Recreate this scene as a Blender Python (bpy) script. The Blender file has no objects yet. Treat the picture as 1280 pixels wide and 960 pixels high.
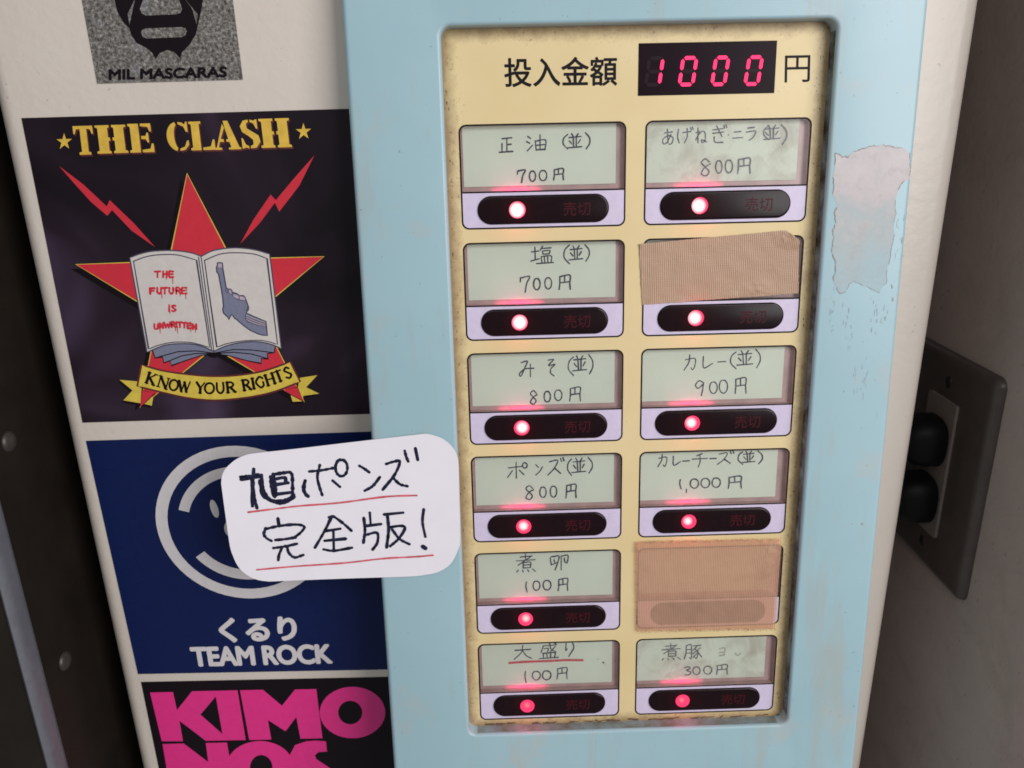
import bpy, math, random
from mathutils import Vector, Matrix, noise
from mathutils.geometry import tessellate_polygon
random.seed(7)
S = 0.001                                   # modelled in millimetres
sc = bpy.context.scene
COL = sc.collection

# ------------------------------------------------------------------ camera
CAM = Vector((12.03047287, -299.35884666, 5.54769799))
FPX = 1000.0                                # focal length in photo pixels (1280 wide)
M = Matrix(((0.99950394, -0.02705802, 0.01611663),
            (-0.02407582, -0.32654602, 0.94487462),
            (-0.02030361, -0.94479393, -0.32703548)))
cd = bpy.data.cameras.new('camera')
cam = bpy.data.objects.new('camera', cd)
COL.objects.link(cam)
rot = Matrix((M.col[0], -M.col[1], -M.col[2])).transposed()
cam.matrix_world = Matrix.Translation(CAM * S) @ rot.to_4x4()
cd.sensor_width = 36.0
cd.lens = FPX / 1280.0 * 36.0
cd.clip_start = 0.005
cd.clip_end = 50.0
cd.dof.use_dof = True
cd.dof.focus_distance = 0.300
cd.dof.aperture_fstop = 18.0
sc.camera = cam

# ------------------------------------------------------------------ world, lamps, exposure
w = bpy.data.worlds.new('World')
sc.world = w
w.use_nodes = True
bg = w.node_tree.nodes['Background']
bg.inputs[0].default_value = (0.93, 0.95, 1.0, 1)
bg.inputs[1].default_value = 0.24

def area(name, loc, target, size, size_y, power, color):
    l = bpy.data.lights.new(name, 'AREA')
    l.shape = 'RECTANGLE'
    l.size = size
    l.size_y = size_y
    l.energy = power
    l.color = color
    o = bpy.data.objects.new(name, l)
    COL.objects.link(o)
    o.location = loc
    o.rotation_euler = (Vector(target) - Vector(loc)).to_track_quat('-Z', 'Y').to_euler()
    return o

area('window_daylight', (0.78, -0.90, 0.30), (0.05, 0, -0.14), 0.8, 1.0, 15.3, (1.0, 0.955, 0.96))
area('room_fill', (-0.25, -1.3, 0.85), (0.08, 0, -0.2), 0.8, 0.5, 4.0, (0.92, 0.95, 1.0))  # added fill from an unseen source, lifts the wall and recess shadows

sc.view_settings.view_transform = 'Standard'
sc.view_settings.look = 'None'
sc.view_settings.exposure = 0.0
sc.view_settings.gamma = 1.0
sc.view_settings.use_curve_mapping = False
sc.render.engine = 'CYCLES'
sc.cycles.use_denoising = True
sc.cycles.filter_width = 1.7
sc.cycles.max_bounces = 8
sc.cycles.transparent_max_bounces = 12

# ------------------------------------------------------------------ frames (flat coordinate systems in mm)
class Frame:
    def __init__(s, o, ux, uy):
        s.o = Vector(o); s.ux = Vector(ux).normalized(); s.uy = Vector(uy).normalized()
        s.uz = s.ux.cross(s.uy).normalized()
    def __call__(s, x, y, z=0.0):
        return s.o + s.ux * x + s.uy * y + s.uz * z
    def at(s, px, py, z=0.0):               # where the sight line of a photo pixel meets this plane
        d = M @ Vector(((px - 640) / FPX, (py - 480) / FPX, 1))
        t = (s.o + s.uz * z - CAM).dot(s.uz) / d.dot(s.uz)
        q = CAM + d * t - s.o
        return (q.dot(s.ux), q.dot(s.uy))
TILT = math.radians(4.8)
ca, sa = math.cos(TILT), math.sin(TILT)
PANEL = Frame((0, 0, 0), (1, 0, 0), (0, sa, ca))          # button plate; leans back at its top
YC = 8.0
CREAM = Frame((0, YC, 0), (1, 0, 0), (0, 0, 1))           # upright cabinet front
XW = 225.0
WALL = Frame((XW, 0, 0), (0, -1, 0), (0, 0, 1))           # wall to the right
XL = -178.0
LEFT = Frame((XL, 0, 0), (0, 1, 0), (0, 0, 1))            # side of the neighbouring metal box
ZB = 6.0                                                   # blue face above the button plate

def Z(ox, oy, s):
    return lambda x, y: (ox + x / s, oy + y / s)

# ------------------------------------------------------------------ mesh helpers
class MB:
    def __init__(s):
        s.v = []; s.f = []
    def face(s, pts):
        n = len(s.v); s.v += [Vector(p) for p in pts]; s.f.append(tuple(range(n, n + len(pts))))
    def grid(s, rows, closed=False):
        n = len(s.v); m = len(rows[0])
        for r in rows: s.v += [Vector(p) for p in r]
        for i in range(len(rows) - 1):
            for j in range(m if closed else m - 1):
                a = n + i * m + j; b = n + i * m + (j + 1) % m
                s.f.append((a, b, b + m, a + m))
    def poly(s, fr, loops, z):
        if not isinstance(loops[0][0], (tuple, list)): loops = [loops]
        fl = [p for l in loops for p in l]
        tris = tessellate_polygon([[Vector((p[0], p[1], 0)) for p in l] for l in loops])
        n = len(s.v); s.v += [fr(p[0], p[1], z) for p in fl]
        for a, b, c in tris:
            A, B, C_ = fl[a], fl[b], fl[c]
            cr = (B[0]-A[0])*(C_[1]-A[1]) - (B[1]-A[1])*(C_[0]-A[0])
            if abs(cr) < 1e-9: continue
            s.f.append((n+a, n+b, n+c) if cr > 0 else (n+a, n+c, n+b))
    def prism(s, fr, loops, z0, z1):
        if not isinstance(loops[0][0], (tuple, list)): loops = [loops]
        s.poly(fr, loops, z1)
        for l in loops:
            k = len(l)
            ar = sum(l[i][0]*l[(i+1) % k][1] - l[(i+1) % k][0]*l[i][1] for i in range(k))
            outer = l is loops[0]
            ll = list(l) if (ar > 0) == outer else list(reversed(l))
            s.grid([[fr(x, y, z0) for x, y in ll], [fr(x, y, z1) for x, y in ll]], True)
    def stroke(s, fr, pts, width, z, closed=False, smooth=True, taper=0.0, wob=0.0):
        P = [Vector((p[0], p[1])) for p in pts]
        if len(P) == 1:
            c = P[0]
            s.poly(fr, [(c.x + width*.5*math.cos(a*math.pi/6), c.y + width*.5*math.sin(a*math.pi/6)) for a in range(12)], z)
            return
        if smooth and len(P) > 2:
            Q = []; n = len(P)
            for i in range(n if closed else n - 1):
                p1, p2 = P[i], P[(i+1) % n]
                p0 = P[i-1] if (i > 0 or closed) else p1*2 - p2
                p3 = P[(i+2) % n] if (closed or i+2 < n) else p2*2 - p1
                for k in range(6):
                    t = k/6
                    Q.append(0.5*((2*p1) + (p2-p0)*t + (2*p0-5*p1+4*p2-p3)*t*t + (3*p1-p0-3*p2+p3)*t**3))
            if not closed: Q.append(P[-1])
            P = Q
        n = len(P); L = []; R = []
        for i, p in enumerate(P):
            if closed: a, b = P[i-1], P[(i+1) % n]
            else: a, b = P[max(0, i-1)], P[min(n-1, i+1)]
            d = b - a
            d = d.normalized() if d.length > 1e-9 else Vector((1, 0))
            if not closed and 0 < i < n-1:
                d1 = (p-a).normalized() if (p-a).length > 1e-9 else d
                k = max(0.6, abs(d1.dot(d)))
            else: k = 1
            nn = Vector((-d.y, d.x))
            hw = width*.5/k
            if taper: hw *= 1 - taper*(i/(n-1))
            if wob: hw *= 1 + wob*noise.noise(Vector((p.x*1.7, p.y*1.7, width)))
            L.append(p + nn*hw); R.append(p - nn*hw)
        if closed: L.append(L[0]); R.append(R[0])
        s.grid([[fr(q.x, q.y, z) for q in L], [fr(q.x, q.y, z) for q in R]])
        if not closed:
            for c, nb, sg in ((P[0], P[1], 1), (P[-1], P[-2], 1)):
                d = (c - nb); d = d.normalized() if d.length > 1e-9 else Vector((1, 0))
                hw = width*.5*(1-taper if (taper and c is P[-1]) else 1)
                a0 = math.atan2(d.y, d.x)
                s.poly(fr, [(c.x + hw*math.cos(a0 + t), c.y + hw*math.sin(a0 + t)) for t in [(-.5 + k/6)*math.pi for k in range(7)]], z)
    def box(s, lo, hi):
        x0, y0, z0 = lo; x1, y1, z1 = hi
        v = [(x0,y0,z0),(x1,y0,z0),(x1,y1,z0),(x0,y1,z0),(x0,y0,z1),(x1,y0,z1),(x1,y1,z1),(x0,y1,z1)]
        for f in ((3,2,1,0),(4,5,6,7),(0,1,5,4),(1,2,6,5),(2,3,7,6),(3,0,4,7)): s.face([v[i] for i in f])
    def dome(s, fr, cx, cy, z, r, h, n=24, m=6, ry=None):
        rows = []
        for i in range(m + 1):
            a = i/m*math.pi/2
            rows.append([fr(cx + r*math.cos(a)*math.cos(2*math.pi*k/n), cy + (ry or r)*math.cos(a)*math.sin(2*math.pi*k/n), z + h*math.sin(a)) for k in range(n)])
        s.grid(rows, True)
    def build(s, name, mat, parent=None, smooth=False, angle=40):
        lo = Vector([min(v[i] for v in s.v) for i in range(3)]); hi = Vector([max(v[i] for v in s.v) for i in range(3)])
        c = (lo + hi)/2
        me = bpy.data.meshes.new(name)
        me.from_pydata([((v - c)*S)[:] for v in s.v], [], s.f)
        if smooth:
            import bmesh
            b = bmesh.new(); b.from_mesh(me)
            bmesh.ops.remove_doubles(b, verts=b.verts, dist=1e-6)
            b.to_mesh(me); b.free()
            for p in me.polygons: p.use_smooth = True
            me.set_sharp_from_angle(angle=math.radians(angle))
        me.materials.append(mat)
        o = bpy.data.objects.new(name, me)
        COL.objects.link(o)
        place(o, c*S, parent)
        return o

WPOS = {}
def place(o, wloc, parent):
    WPOS[o.name] = Vector(wloc)
    if parent:
        o.parent = parent
        o.location = Vector(wloc) - WPOS[parent.name]
    else: o.location = wloc

def tag(o, label, cat=None, group=None, kind=None):
    o['label'] = label
    if cat: o['category'] = cat
    if group: o['group'] = group
    if kind: o['kind'] = kind
    return o

def empty(name, wloc, label, cat):
    o = bpy.data.objects.new(name, None)
    o.empty_display_size = 0.02
    COL.objects.link(o)
    place(o, Vector(wloc)*S, None)
    return tag(o, label, cat)

def rrect(x0, y0, x1, y1, r, n=6, which=(1, 1, 1, 1)):
    out = []
    for (cx, cy, a0, on, kx, ky) in ((x1-r, y1-r, 0, which[1], x1, y1), (x0+r, y1-r, 90, which[0], x0, y1), (x0+r, y0+r, 180, which[3], x0, y0), (x1-r, y0+r, 270, which[2], x1, y0)):
        if not on: out.append((kx, ky)); continue
        for k in range(n + 1):
            a = math.radians(a0 + 90*k/n)
            out.append((cx + r*math.cos(a), cy + r*math.sin(a)))
    return out

def ell(cx, cy, rx, ry, n=40, rot=0):
    c, s_ = math.cos(rot), math.sin(rot)
    return [(cx + rx*math.cos(t)*c - ry*math.sin(t)*s_, cy + rx*math.cos(t)*s_ + ry*math.sin(t)*c) for t in [2*math.pi*k/n for k in range(n)]]

def text_mesh(mb, body, fr, tl, tr, bl, z, bold=0.0, spacing=1.0):
    """lettering in the built-in font, fitted into the box given by three photo pixels on the plane"""
    cu = bpy.data.curves.new('lettering', 'FONT')
    cu.body = body; cu.size = 1.0; cu.space_character = spacing
    cu.resolution_u = 5
    t = bpy.data.objects.new('lettering', cu)
    COL.objects.link(t)
    dg = bpy.context.evaluated_depsgraph_get()
    me = t.evaluated_get(dg).to_mesh()
    vs = [v.co.copy() for v in me.vertices]
    x0 = min(v.x for v in vs); x1 = max(v.x for v in vs); y0 = min(v.y for v in vs); y1 = max(v.y for v in vs)
    a = Vector(fr.at(*tl, z)); b = Vector(fr.at(*tr, z)); c = Vector(fr.at(*bl, z))
    hgt = (c - a).length
    shifts = [(0, 0)] if not bold else [(bold*math.cos(k*math.pi/4), bold*math.sin(k*math.pi/4)) for k in range(8)] + [(0, 0)]
    for k, (sx, sy) in enumerate(shifts):                 # heavier weights: copies a hair apart
        n = len(mb.v)
        for v in vs:
            q = a + (b-a)*((v.x-x0)/(x1-x0)) + (c-a)*((y1-v.y)/(y1-y0))
            mb.v.append(fr(q.x + sx*hgt, q.y + sy*hgt, z + .002*k))
        for p in me.polygons: mb.f.append(tuple(n + i for i in p.vertices))
    t.evaluated_get(dg).to_mesh_clear()
    bpy.data.objects.remove(t); bpy.data.curves.remove(cu)

def point(name, fr, x, y, z, power, rad=.0012):
    l = bpy.data.lights.new(name, 'POINT'); l.energy = power; l.color = (1, .03, .12); l.shadow_soft_size = rad
    o = bpy.data.objects.new(name, l); COL.objects.link(o); o.location = fr(x, y, z)*S


# ------------------------------------------------------------------ materials
class NT:
    def __init__(s, name):
        s.m = bpy.data.materials.new(name); s.m.use_nodes = True
        s.t = s.m.node_tree; s.b = s.t.nodes['Principled BSDF']; s.out = s.t.nodes['Material Output']
        s.tc = s.t.nodes.new('ShaderNodeTexCoord')
    def n(s, typ, **kw):
        o = s.t.nodes.new(typ)
        for k, v in kw.items():
            if k.startswith('i_'):
                o.inputs[k[2:].replace('_', ' ')].default_value = v
            else: setattr(o, k, v)
        return o
    def l(s, a, b): s.t.links.new(a, b)
    def coords(s, scale=(1, 1, 1)):
        mp = s.n('ShaderNodeMapping'); mp.inputs['Scale'].default_value = scale
        s.l(s.tc.outputs['Object'], mp.inputs['Vector'])
        return mp.outputs[0]
    def noise(s, scale, detail=4, rough=.55, vec=None, dist=0):
        t = s.n('ShaderNodeTexNoise')
        t.inputs['Scale'].default_value = scale; t.inputs['Detail'].default_value = detail
        t.inputs['Roughness'].default_value = rough; t.inputs['Distortion'].default_value = dist
        s.l(vec or s.tc.outputs['Object'], t.inputs['Vector'])
        return t.outputs['Fac']
    def ramp(s, fac, *stops):
        r = s.n('ShaderNodeValToRGB')
        while len(r.color_ramp.elements) < len(stops): r.color_ramp.elements.new(.5)
        for e, (p, c) in zip(r.color_ramp.elements, stops):
            e.position = p; e.color = (c, c, c, 1) if isinstance(c, (int, float)) else (*c, 1)
        s.l(fac, r.inputs[0])
        return r.outputs[0]
    def mix(s, fac, a, b, typ='MIX'):
        m = s.n('ShaderNodeMix', data_type='RGBA', blend_type=typ)
        for sock, v in ((m.inputs[0], fac), (m.inputs[6], a), (m.inputs[7], b)):
            if isinstance(v, (int, float)): sock.default_value = v
            elif isinstance(v, tuple): sock.default_value = (*v, 1)
            else: s.l(v, sock)
        return m.outputs[2]
    def math(s, op, a, b=0.0, c=0.0, clamp=False):
        m = s.n('ShaderNodeMath', operation=op); m.use_clamp = clamp
        for sock, v in zip(m.inputs, (a, b, c)):
            if isinstance(v, (int, float)): sock.default_value = v
            else: s.l(v, sock)
        return m.outputs[0]
    def sep(s):
        x = s.n('ShaderNodeSeparateXYZ'); s.l(s.tc.outputs['Object'], x.inputs[0]); return x.outputs
    def bump(s, h, strength, dist=0.0002):
        b = s.n('ShaderNodeBump'); b.inputs['Strength'].default_value = strength; b.inputs['Distance'].default_value = dist
        s.l(h, b.inputs['Height']); s.l(b.outputs[0], s.b.inputs['Normal'])

def plain(name, col, rough=.5, var=.12, vs=300, spec=.5, metal=0, bump=0, bs=2000):
    k = NT(name)
    k.b.inputs['Roughness'].default_value = rough
    k.b.inputs['Specular IOR Level'].default_value = spec
    k.b.inputs['Metallic'].default_value = metal
    f = k.noise(vs, 5, .6)
    lo = tuple(c*(1-var) for c in col); hi = tuple(min(1, c*(1+var)) for c in col)
    k.l(k.ramp(f, (.3, lo), (.7, hi)), k.b.inputs['Base Color'])
    if bump: k.bump(k.noise(bs, 3), bump)
    return k.m

def m_cream():
    k = NT('cream_enamel')
    big = k.noise(9, 4, .6)
    c = k.ramp(big, (.3, (.60, .535, .46)), (.7, (.66, .60, .525)))
    specks = k.ramp(k.noise(420, 3, .7), (.69, 0.0), (.73, 1.0))
    sp2 = k.ramp(k.noise(30, 3, .6), (.45, 0.0), (.65, 1.0))
    c = k.mix(k.math('MULTIPLY', k.math('MULTIPLY', specks, sp2), .55), c, (.22, .16, .11))
    k.l(c, k.b.inputs['Base Color'])
    k.b.inputs['Roughness'].default_value = .32
    k.bump(k.noise(300, 2, .5), .24, .0006)
    return k.m

def m_blue():
    k = NT('pale_blue_paint')
    c = k.ramp(k.noise(14, 5, .6), (.3, (.300, .462, .508)), (.7, (.340, .502, .550)))
    streak = k.noise(1, 5, .65, k.coords((75, 75, 9)), .4)
    c = k.mix(k.math('MULTIPLY', k.ramp(streak, (.54, 0.0), (.72, 1.0)), .42), c, (.40, .36, .27))
    blot = k.ramp(k.noise(34, 5, .65), (.57, 0.0), (.72, 1.0))
    c = k.mix(k.math('MULTIPLY', blot, .34), c, (.50, .42, .34))
    scr = k.ramp(k.noise(1, 3, .6, k.coords((900, 900, 40)), .3), (.70, 0.0), (.76, 1.0))
    c = k.mix(k.math('MULTIPLY', scr, .30), c, (.22, .30, .32))
    specks = k.ramp(k.noise(520, 2, .6), (.725, 0.0), (.765, 1.0))
    c = k.mix(k.math('MULTIPLY', specks, .5), c, (.10, .09, .08))
    k.l(c, k.b.inputs['Base Color'])
    k.b.inputs['Roughness'].default_value = .33
    k.bump(k.noise(500, 3, .5), .05, .0004)
    return k.m

def m_plate():
    k = NT('yellowed_plastic_sheet')
    c = k.ramp(k.noise(22, 4, .6), (.3, (.665, .53, .265)), (.7, (.72, .59, .325)))
    x, y, z = k.sep()
    hx, hz = .0679, .1393
    edge = k.math('SUBTRACT', hx, k.math('ABSOLUTE', x))
    edge = k.math('MINIMUM', edge, k.math('SUBTRACT', hz, k.math('ABSOLUTE', z)))
    n1 = k.noise(160, 5, .7)
    e = k.math('SUBTRACT', 1.0, k.math('DIVIDE', edge, .0085), clamp=True)
    g = k.math('ADD', k.math('MULTIPLY', e, .75), k.math('MULTIPLY', n1, .55))
    c = k.mix(k.math('MULTIPLY', k.ramp(g, (.58, 0.0), (1.08, 1.0)), .75), c, (.20, .105, .045))  # brown towards the edges: grime, with the recess shade on the right painted in
    sp = k.ramp(k.noise(900, 3, .7), (.60, 0.0), (.68, 1.0))
    spm = k.ramp(k.math('ADD', k.math('MULTIPLY', e, .5), k.noise(45, 3, .6)), (.55, 0.0), (.85, 1.0))
    c = k.mix(k.math('MULTIPLY', k.math('MULTIPLY', sp, spm), .7), c, (.12, .07, .035))
    k.l(c, k.b.inputs['Base Color'])
    k.b.inputs['Roughness'].default_value = .45
    k.bump(k.noise(900, 3, .5), .04, .0003)
    return k.m

def m_clash():
    k = NT('dark_violet_print')
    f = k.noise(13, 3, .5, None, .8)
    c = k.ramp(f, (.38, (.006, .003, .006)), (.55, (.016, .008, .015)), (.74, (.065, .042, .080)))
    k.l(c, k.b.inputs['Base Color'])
    k.b.inputs['Roughness'].default_value = .42
    k.b.inputs['Specular IOR Level'].default_value = .25
    k.bump(k.math('ADD', k.noise(1500, 2), k.math('MULTIPLY', k.noise(45, 3), 6.0)), .12, .0001)
    return k.m

def m_silver():
    k = NT('silver_glitter_foil')
    f = k.noise(850, 4, .75)
    c = k.ramp(f, (.36, (.045, .040, .034)), (.52, (.19, .175, .155)), (.62, (.33, .315, .29)), (.76, (.62, .60, .56)))
    bl = k.ramp(k.noise(42, 3, .6), (.60, 0.0), (.72, 1.0))
    c = k.mix(k.math('MULTIPLY', bl, .4), c, (.36, .37, .42))
    k.l(c, k.b.inputs['Base Color'])
    k.b.inputs['Metallic'].default_value = .35
    k.b.inputs['Roughness'].default_value = .45
    k.bump(f, .5, .0003)
    return k.m

def m_tape(name, a, b, clear, tone):
    k = NT(name)
    x, y, z = k.sep()
    wob = k.math('MULTIPLY', k.noise(60, 3, .5), .0008)
    rib = k.math('SINE', k.math('MULTIPLY', k.math('ADD', x, wob), 2*math.pi/.00072))
    rib = k.math('ADD', k.math('MULTIPLY', rib, .5), .5)
    weave = k.math('ADD', k.math('MULTIPLY', k.math('SINE', k.math('MULTIPLY', z, 2*math.pi/.0009)), .5), .5)
    h = k.math('ADD', rib, k.math('MULTIPLY', weave, .10))
    c = k.mix(k.math('MULTIPLY', h, .8, clamp=True), a, b)
    c = k.mix(k.math('MULTIPLY', k.ramp(k.noise(70, 5, .6), (.5, 0.0), (.75, 1.0)), .35), c, tone)
    k.l(c, k.b.inputs['Base Color'])
    k.b.inputs['Roughness'].default_value = .5
    hh = k.math('ADD', h, k.math('MULTIPLY', k.noise(150, 5, .65, None, .8), 3.5))
    k.bump(hh, .35, .0002)
    if clear:
        tr = k.n('ShaderNodeBsdfTransparent'); tr.inputs[0].default_value = (.98, .76, .60, 1)
        mx = k.n('ShaderNodeMixShader'); mx.inputs[0].default_value = clear
        k.l(k.b.outputs[0], mx.inputs[1]); k.l(tr.outputs[0], mx.inputs[2]); k.l(mx.outputs[0], k.out.inputs[0])
    return k.m

def m_pane():
    k = NT('clear_acrylic')
    tr = k.n('ShaderNodeBsdfTransparent'); tr.inputs[0].default_value = (.97, .98, .97, 1)
    gl = k.n('ShaderNodeBsdfGlossy'); gl.inputs['Roughness'].default_value = .25
    fr = k.n('ShaderNodeFresnel'); fr.inputs[0].default_value = 1.4
    mx = k.n('ShaderNodeMixShader')
    k.l(fr.outputs[0], mx.inputs[0]); k.l(tr.outputs[0], mx.inputs[1]); k.l(gl.outputs[0], mx.inputs[2]); k.l(mx.outputs[0], k.out.inputs[0])
    return k.m

def m_lamp(dx, dy, core, hot):
    """an LED dome: the die behind it shows as a hotter spot inside the red body"""
    k = NT('red_led')
    x, y, z = k.sep()
    a = k.math('SUBTRACT', k.math('DIVIDE', x, .003), dx)
    b = k.math('SUBTRACT', k.math('DIVIDE', z, .003), dy)
    r = k.math('SQRT', k.math('ADD', k.math('MULTIPLY', a, a), k.math('MULTIPLY', b, b)))
    c = k.ramp(r, (max(.02, core - .38), (1.0, hot, hot)), (min(1, core + .10), (1.0, .05, .15)))
    em = k.n('ShaderNodeEmission'); em.inputs[1].default_value = 1.3
    k.l(c, em.inputs[0]); k.l(em.outputs[0], k.out.inputs[0])
    return k.m

def m_emit(name, col, st):
    k = NT(name)
    em = k.n('ShaderNodeEmission'); em.inputs[0].default_value = (*col, 1); em.inputs[1].default_value = st
    k.l(em.outputs[0], k.out.inputs[0])
    return k.m

def m_worn():
    k = NT('bared_primer')
    x, y, z = k.sep()
    f = k.math('ADD', k.math('MULTIPLY', z, 16), k.noise(60, 5, .65))
    c = k.ramp(f, (.22, (.34, .46, .49)), (.48, (.40, .44, .44)), (.62, (.50, .46, .46)), (.95, (.56, .515, .51)))
    bl = k.ramp(k.noise(48, 5, .7, None, .6), (.50, 0.0), (.66, 1.0))
    c = k.mix(k.math('MULTIPLY', bl, .5), c, (.37, .42, .42))
    st = k.ramp(k.noise(150, 6, .75), (.52, 0.0), (.72, 1.0))
    c = k.mix(k.math('MULTIPLY', st, .45), c, (.33, .29, .27))
    k.l(c, k.b.inputs['Base Color']); k.b.inputs['Roughness'].default_value = .6
    k.bump(k.noise(500, 3), .2, .0003)
    return k.m

def m_card(name, dirty):
    k = NT(name)
    c = k.ramp(k.noise(40, 4, .6), (.3, (.67, .725, .605)), (.7, (.72, .77, .665)))
    if dirty:
        d = k.ramp(k.noise(75, 5, .65, None, .5), (.47, 0.0), (.74, 1.0))
        c = k.mix(k.math('MULTIPLY', d, dirty), c, (.30, .22, .16))
    k.l(c, k.b.inputs['Base Color']); k.b.inputs['Roughness'].default_value = .7
    return k.m

def m_wall():
    k = NT('grey_beige_plaster')
    c = k.ramp(k.noise(10, 5, .6), (.3, (.40, .318, .275)), (.7, (.485, .395, .345)))
    sp = k.ramp(k.noise(260, 3, .6), (.68, 0.0), (.73, 1.0))
    c = k.mix(k.math('MULTIPLY', sp, .5), c, (.09, .075, .06))
    k.l(c, k.b.inputs['Base Color']); k.b.inputs['Roughness'].default_value = .75
    st = k.ramp(k.noise(28, 6, .7, None, .5), (.50, 0.0), (.70, 1.0))
    c = k.mix(k.math('MULTIPLY', st, .35), c, (.27, .205, .16))
    k.l(c, k.b.inputs['Base Color'])
    k.bump(k.math('ADD', k.noise(300, 4), k.math('MULTIPLY', k.noise(60, 3), 1.5)), .3, .0008)
    return k.m

def m_dark():
    k = NT('dark_brown_metal')
    c = k.ramp(k.noise(25, 5, .65), (.3, (.011, .008, .006)), (.7, (.020, .015, .011)))
    k.l(c, k.b.inputs['Base Color']); k.b.inputs['Roughness'].default_value = .55
    k.b.inputs['Specular IOR Level'].default_value = .15
    k.bump(k.noise(700, 3), .1, .0003)
    return k.m

def m_dirt_shade(name, col, amount):
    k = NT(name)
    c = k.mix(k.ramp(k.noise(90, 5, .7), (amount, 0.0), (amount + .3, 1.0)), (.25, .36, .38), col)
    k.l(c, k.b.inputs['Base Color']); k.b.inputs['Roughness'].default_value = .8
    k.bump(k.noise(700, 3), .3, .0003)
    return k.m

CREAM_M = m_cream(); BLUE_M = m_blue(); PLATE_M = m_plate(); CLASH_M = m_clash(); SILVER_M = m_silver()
PANE_M = m_pane(); WORN_M = m_worn(); WALL_M = m_wall(); DARK_M = m_dark()
TAPE_M = m_tape('tan_cloth_tape', (.27, .165, .10), (.57, .39, .26), 0, (.36, .22, .15))
TAPE2_M = m_tape('thin_tan_cloth_tape', (.56, .31, .20), (.76, .48, .335), .46, (.40, .22, .14))
CARD_M = m_card('white_card', 0); CARD2_M = m_card('stained_card', .55)
BLACK = plain('black_print', (.006, .005, .007), .5, spec=.15)
INK = plain('pencil_ink', (.06, .055, .085), .6, .55, 900)
INK2 = plain('faded_ink', (.15, .14, .17), .6, .6, 900)
MARKER = plain('black_marker', (.013, .014, .036), .42, .8, 600, spec=.2)
REDINK = plain('red_marker', (.62, .10, .13), .5, .3, 500)
LILAC = plain('lilac_white_print', (.60, .53, .68), .4, .05)
MAUVE = plain('mauve_plastic', (.50, .34, .33), .35, .15, 120)
LENS = plain('smoked_lens', (.009, .0028, .004), .22, .2, 200, spec=.22)
SOLD = plain('unlit_red_lettering', (.055, .006, .010), .4, spec=.15)
DISPLAY = plain('smoked_display_window', (.009, .0025, .006), .3, .2, 120, spec=.1)
SEG_OFF = plain('unlit_segment', (.011, .0022, .006), .4, spec=.15)
SEG_ON = m_emit('lit_segment', (1.0, .045, .15), 1.9)
GOLD = plain('yellow_print', (.66, .43, .055), .45)
BROWNRED = plain('dark_red_shadow_print', (.10, .012, .012), .5)
RED = plain('red_print', (.56, .022, .04), .42, .06)
BOOK = plain('book_page_print', (.58, .54, .50), .45, .05)
BOOKLINE = plain('grey_violet_line_print', (.05, .045, .075), .5)
GREYBLUE = plain('grey_blue_print', (.17, .18, .26), .5, .1, 900)
PINKGREY = plain('pale_mauve_print', (.42, .34, .40), .5)
BANNER = plain('banner_yellow_print', (.62, .47, .06), .45)
NAVY = plain('navy_print', (.004, .011, .066), .34, .08, spec=.2, bump=.15, bs=70)
SWHITE = plain('white_print', (.62, .585, .58), .42, .04)
PINK = plain('pink_print', (.72, .025, .22), .42, .05)
SBLACK = plain('black_sticker', (.007, .004, .006), .36, spec=.16, bump=.15, bs=70)
PAPER = plain('white_paper', (.81, .78, .82), .55, .02, 60)
STEEL = plain('grey_edge_metal', (.16, .165, .185), .4, .1, 200, metal=.3)
PLATEMETAL = plain('bronze_grey_plate', (.088, .067, .058), .36, .12, 150, metal=.25)
INSERT = plain('ivory_plastic', (.19, .155, .13), .5)
RUBBER = plain('black_rubber', (.005, .0045, .005), .5, spec=.2)

# ------------------------------------------------------------------ structure: wall on the right
mb = MB()
mb.box((XW, -52, -520), (XW + 60, 420, 260))
tag(mb.build('wall', WALL_M), 'dingy grey beige wall to the right of the machine carrying the outlet', 'wall')

# neighbouring dark metal box on the left, with a rolled grey front edge
left = empty('metal_cabinet', (XL - 100, 130, -520), 'dark brown metal cabinet side with rivets left of the cream machine', 'cabinet')
mb = MB()
mb.box((XL - 220, -32, -520), (XL, 420, 260))
mb.build('cabinet_body', DARK_M, left)
mb = MB()
prof = [(XL + .2, -23.5), (XL + .9, -24.2), (XL + 1.1, -26), (XL + 1.0, -30), (XL + .4, -32.6), (XL - 1.0, -33.6), (XL - 2.0, -33.0), (XL - 2.2, -31.5)]
mb.grid([[(x, y, z) for x, y in prof] for z in (-519, 259)])
mb.build('edge_trim', STEEL, left, True, 60)
for px, py in ((12, 552), (82, 826)):
    u, v = LEFT.at(px, py, 0.5)
    mb = MB(); mb.dome(LEFT, u, v, 0.05, 4.2, 2.0)
    mb.build('rivet', plain('rivet_metal', (.06, .052, .045), .4, metal=.4), left, True)

# ------------------------------------------------------------------ the ticket machine
mach = empty('ticket_machine', (12, 150, -520), 'cream ticket machine with pale blue front panel and two columns of lit buttons', 'ticket machine')
X0, X1 = -166.5, 187.5
mb = MB()
loop = []
R_ = 7.0
for k in range(9):
    a = math.pi/2*k/8
    loop.append((X1 - R_ + R_*math.sin(a), YC + R_ - R_*math.cos(a)))
loop.append((X1, 330)); loop.append((X0, 330))
for k in range(9):
    a = math.pi/2*k/8
    loop.append((X0 + R_ - R_*math.cos(a), YC + R_ - R_*math.sin(a)))
mb.grid([[(x, y, z) for x, y in loop] for z in (-520, 260)], True)
mb.face([(x, y, 260) for x, y in loop]); mb.face([(x, y, -520) for x, y in reversed(loop)])
mb.build('cabinet', CREAM_M, mach, True, 30)

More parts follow.
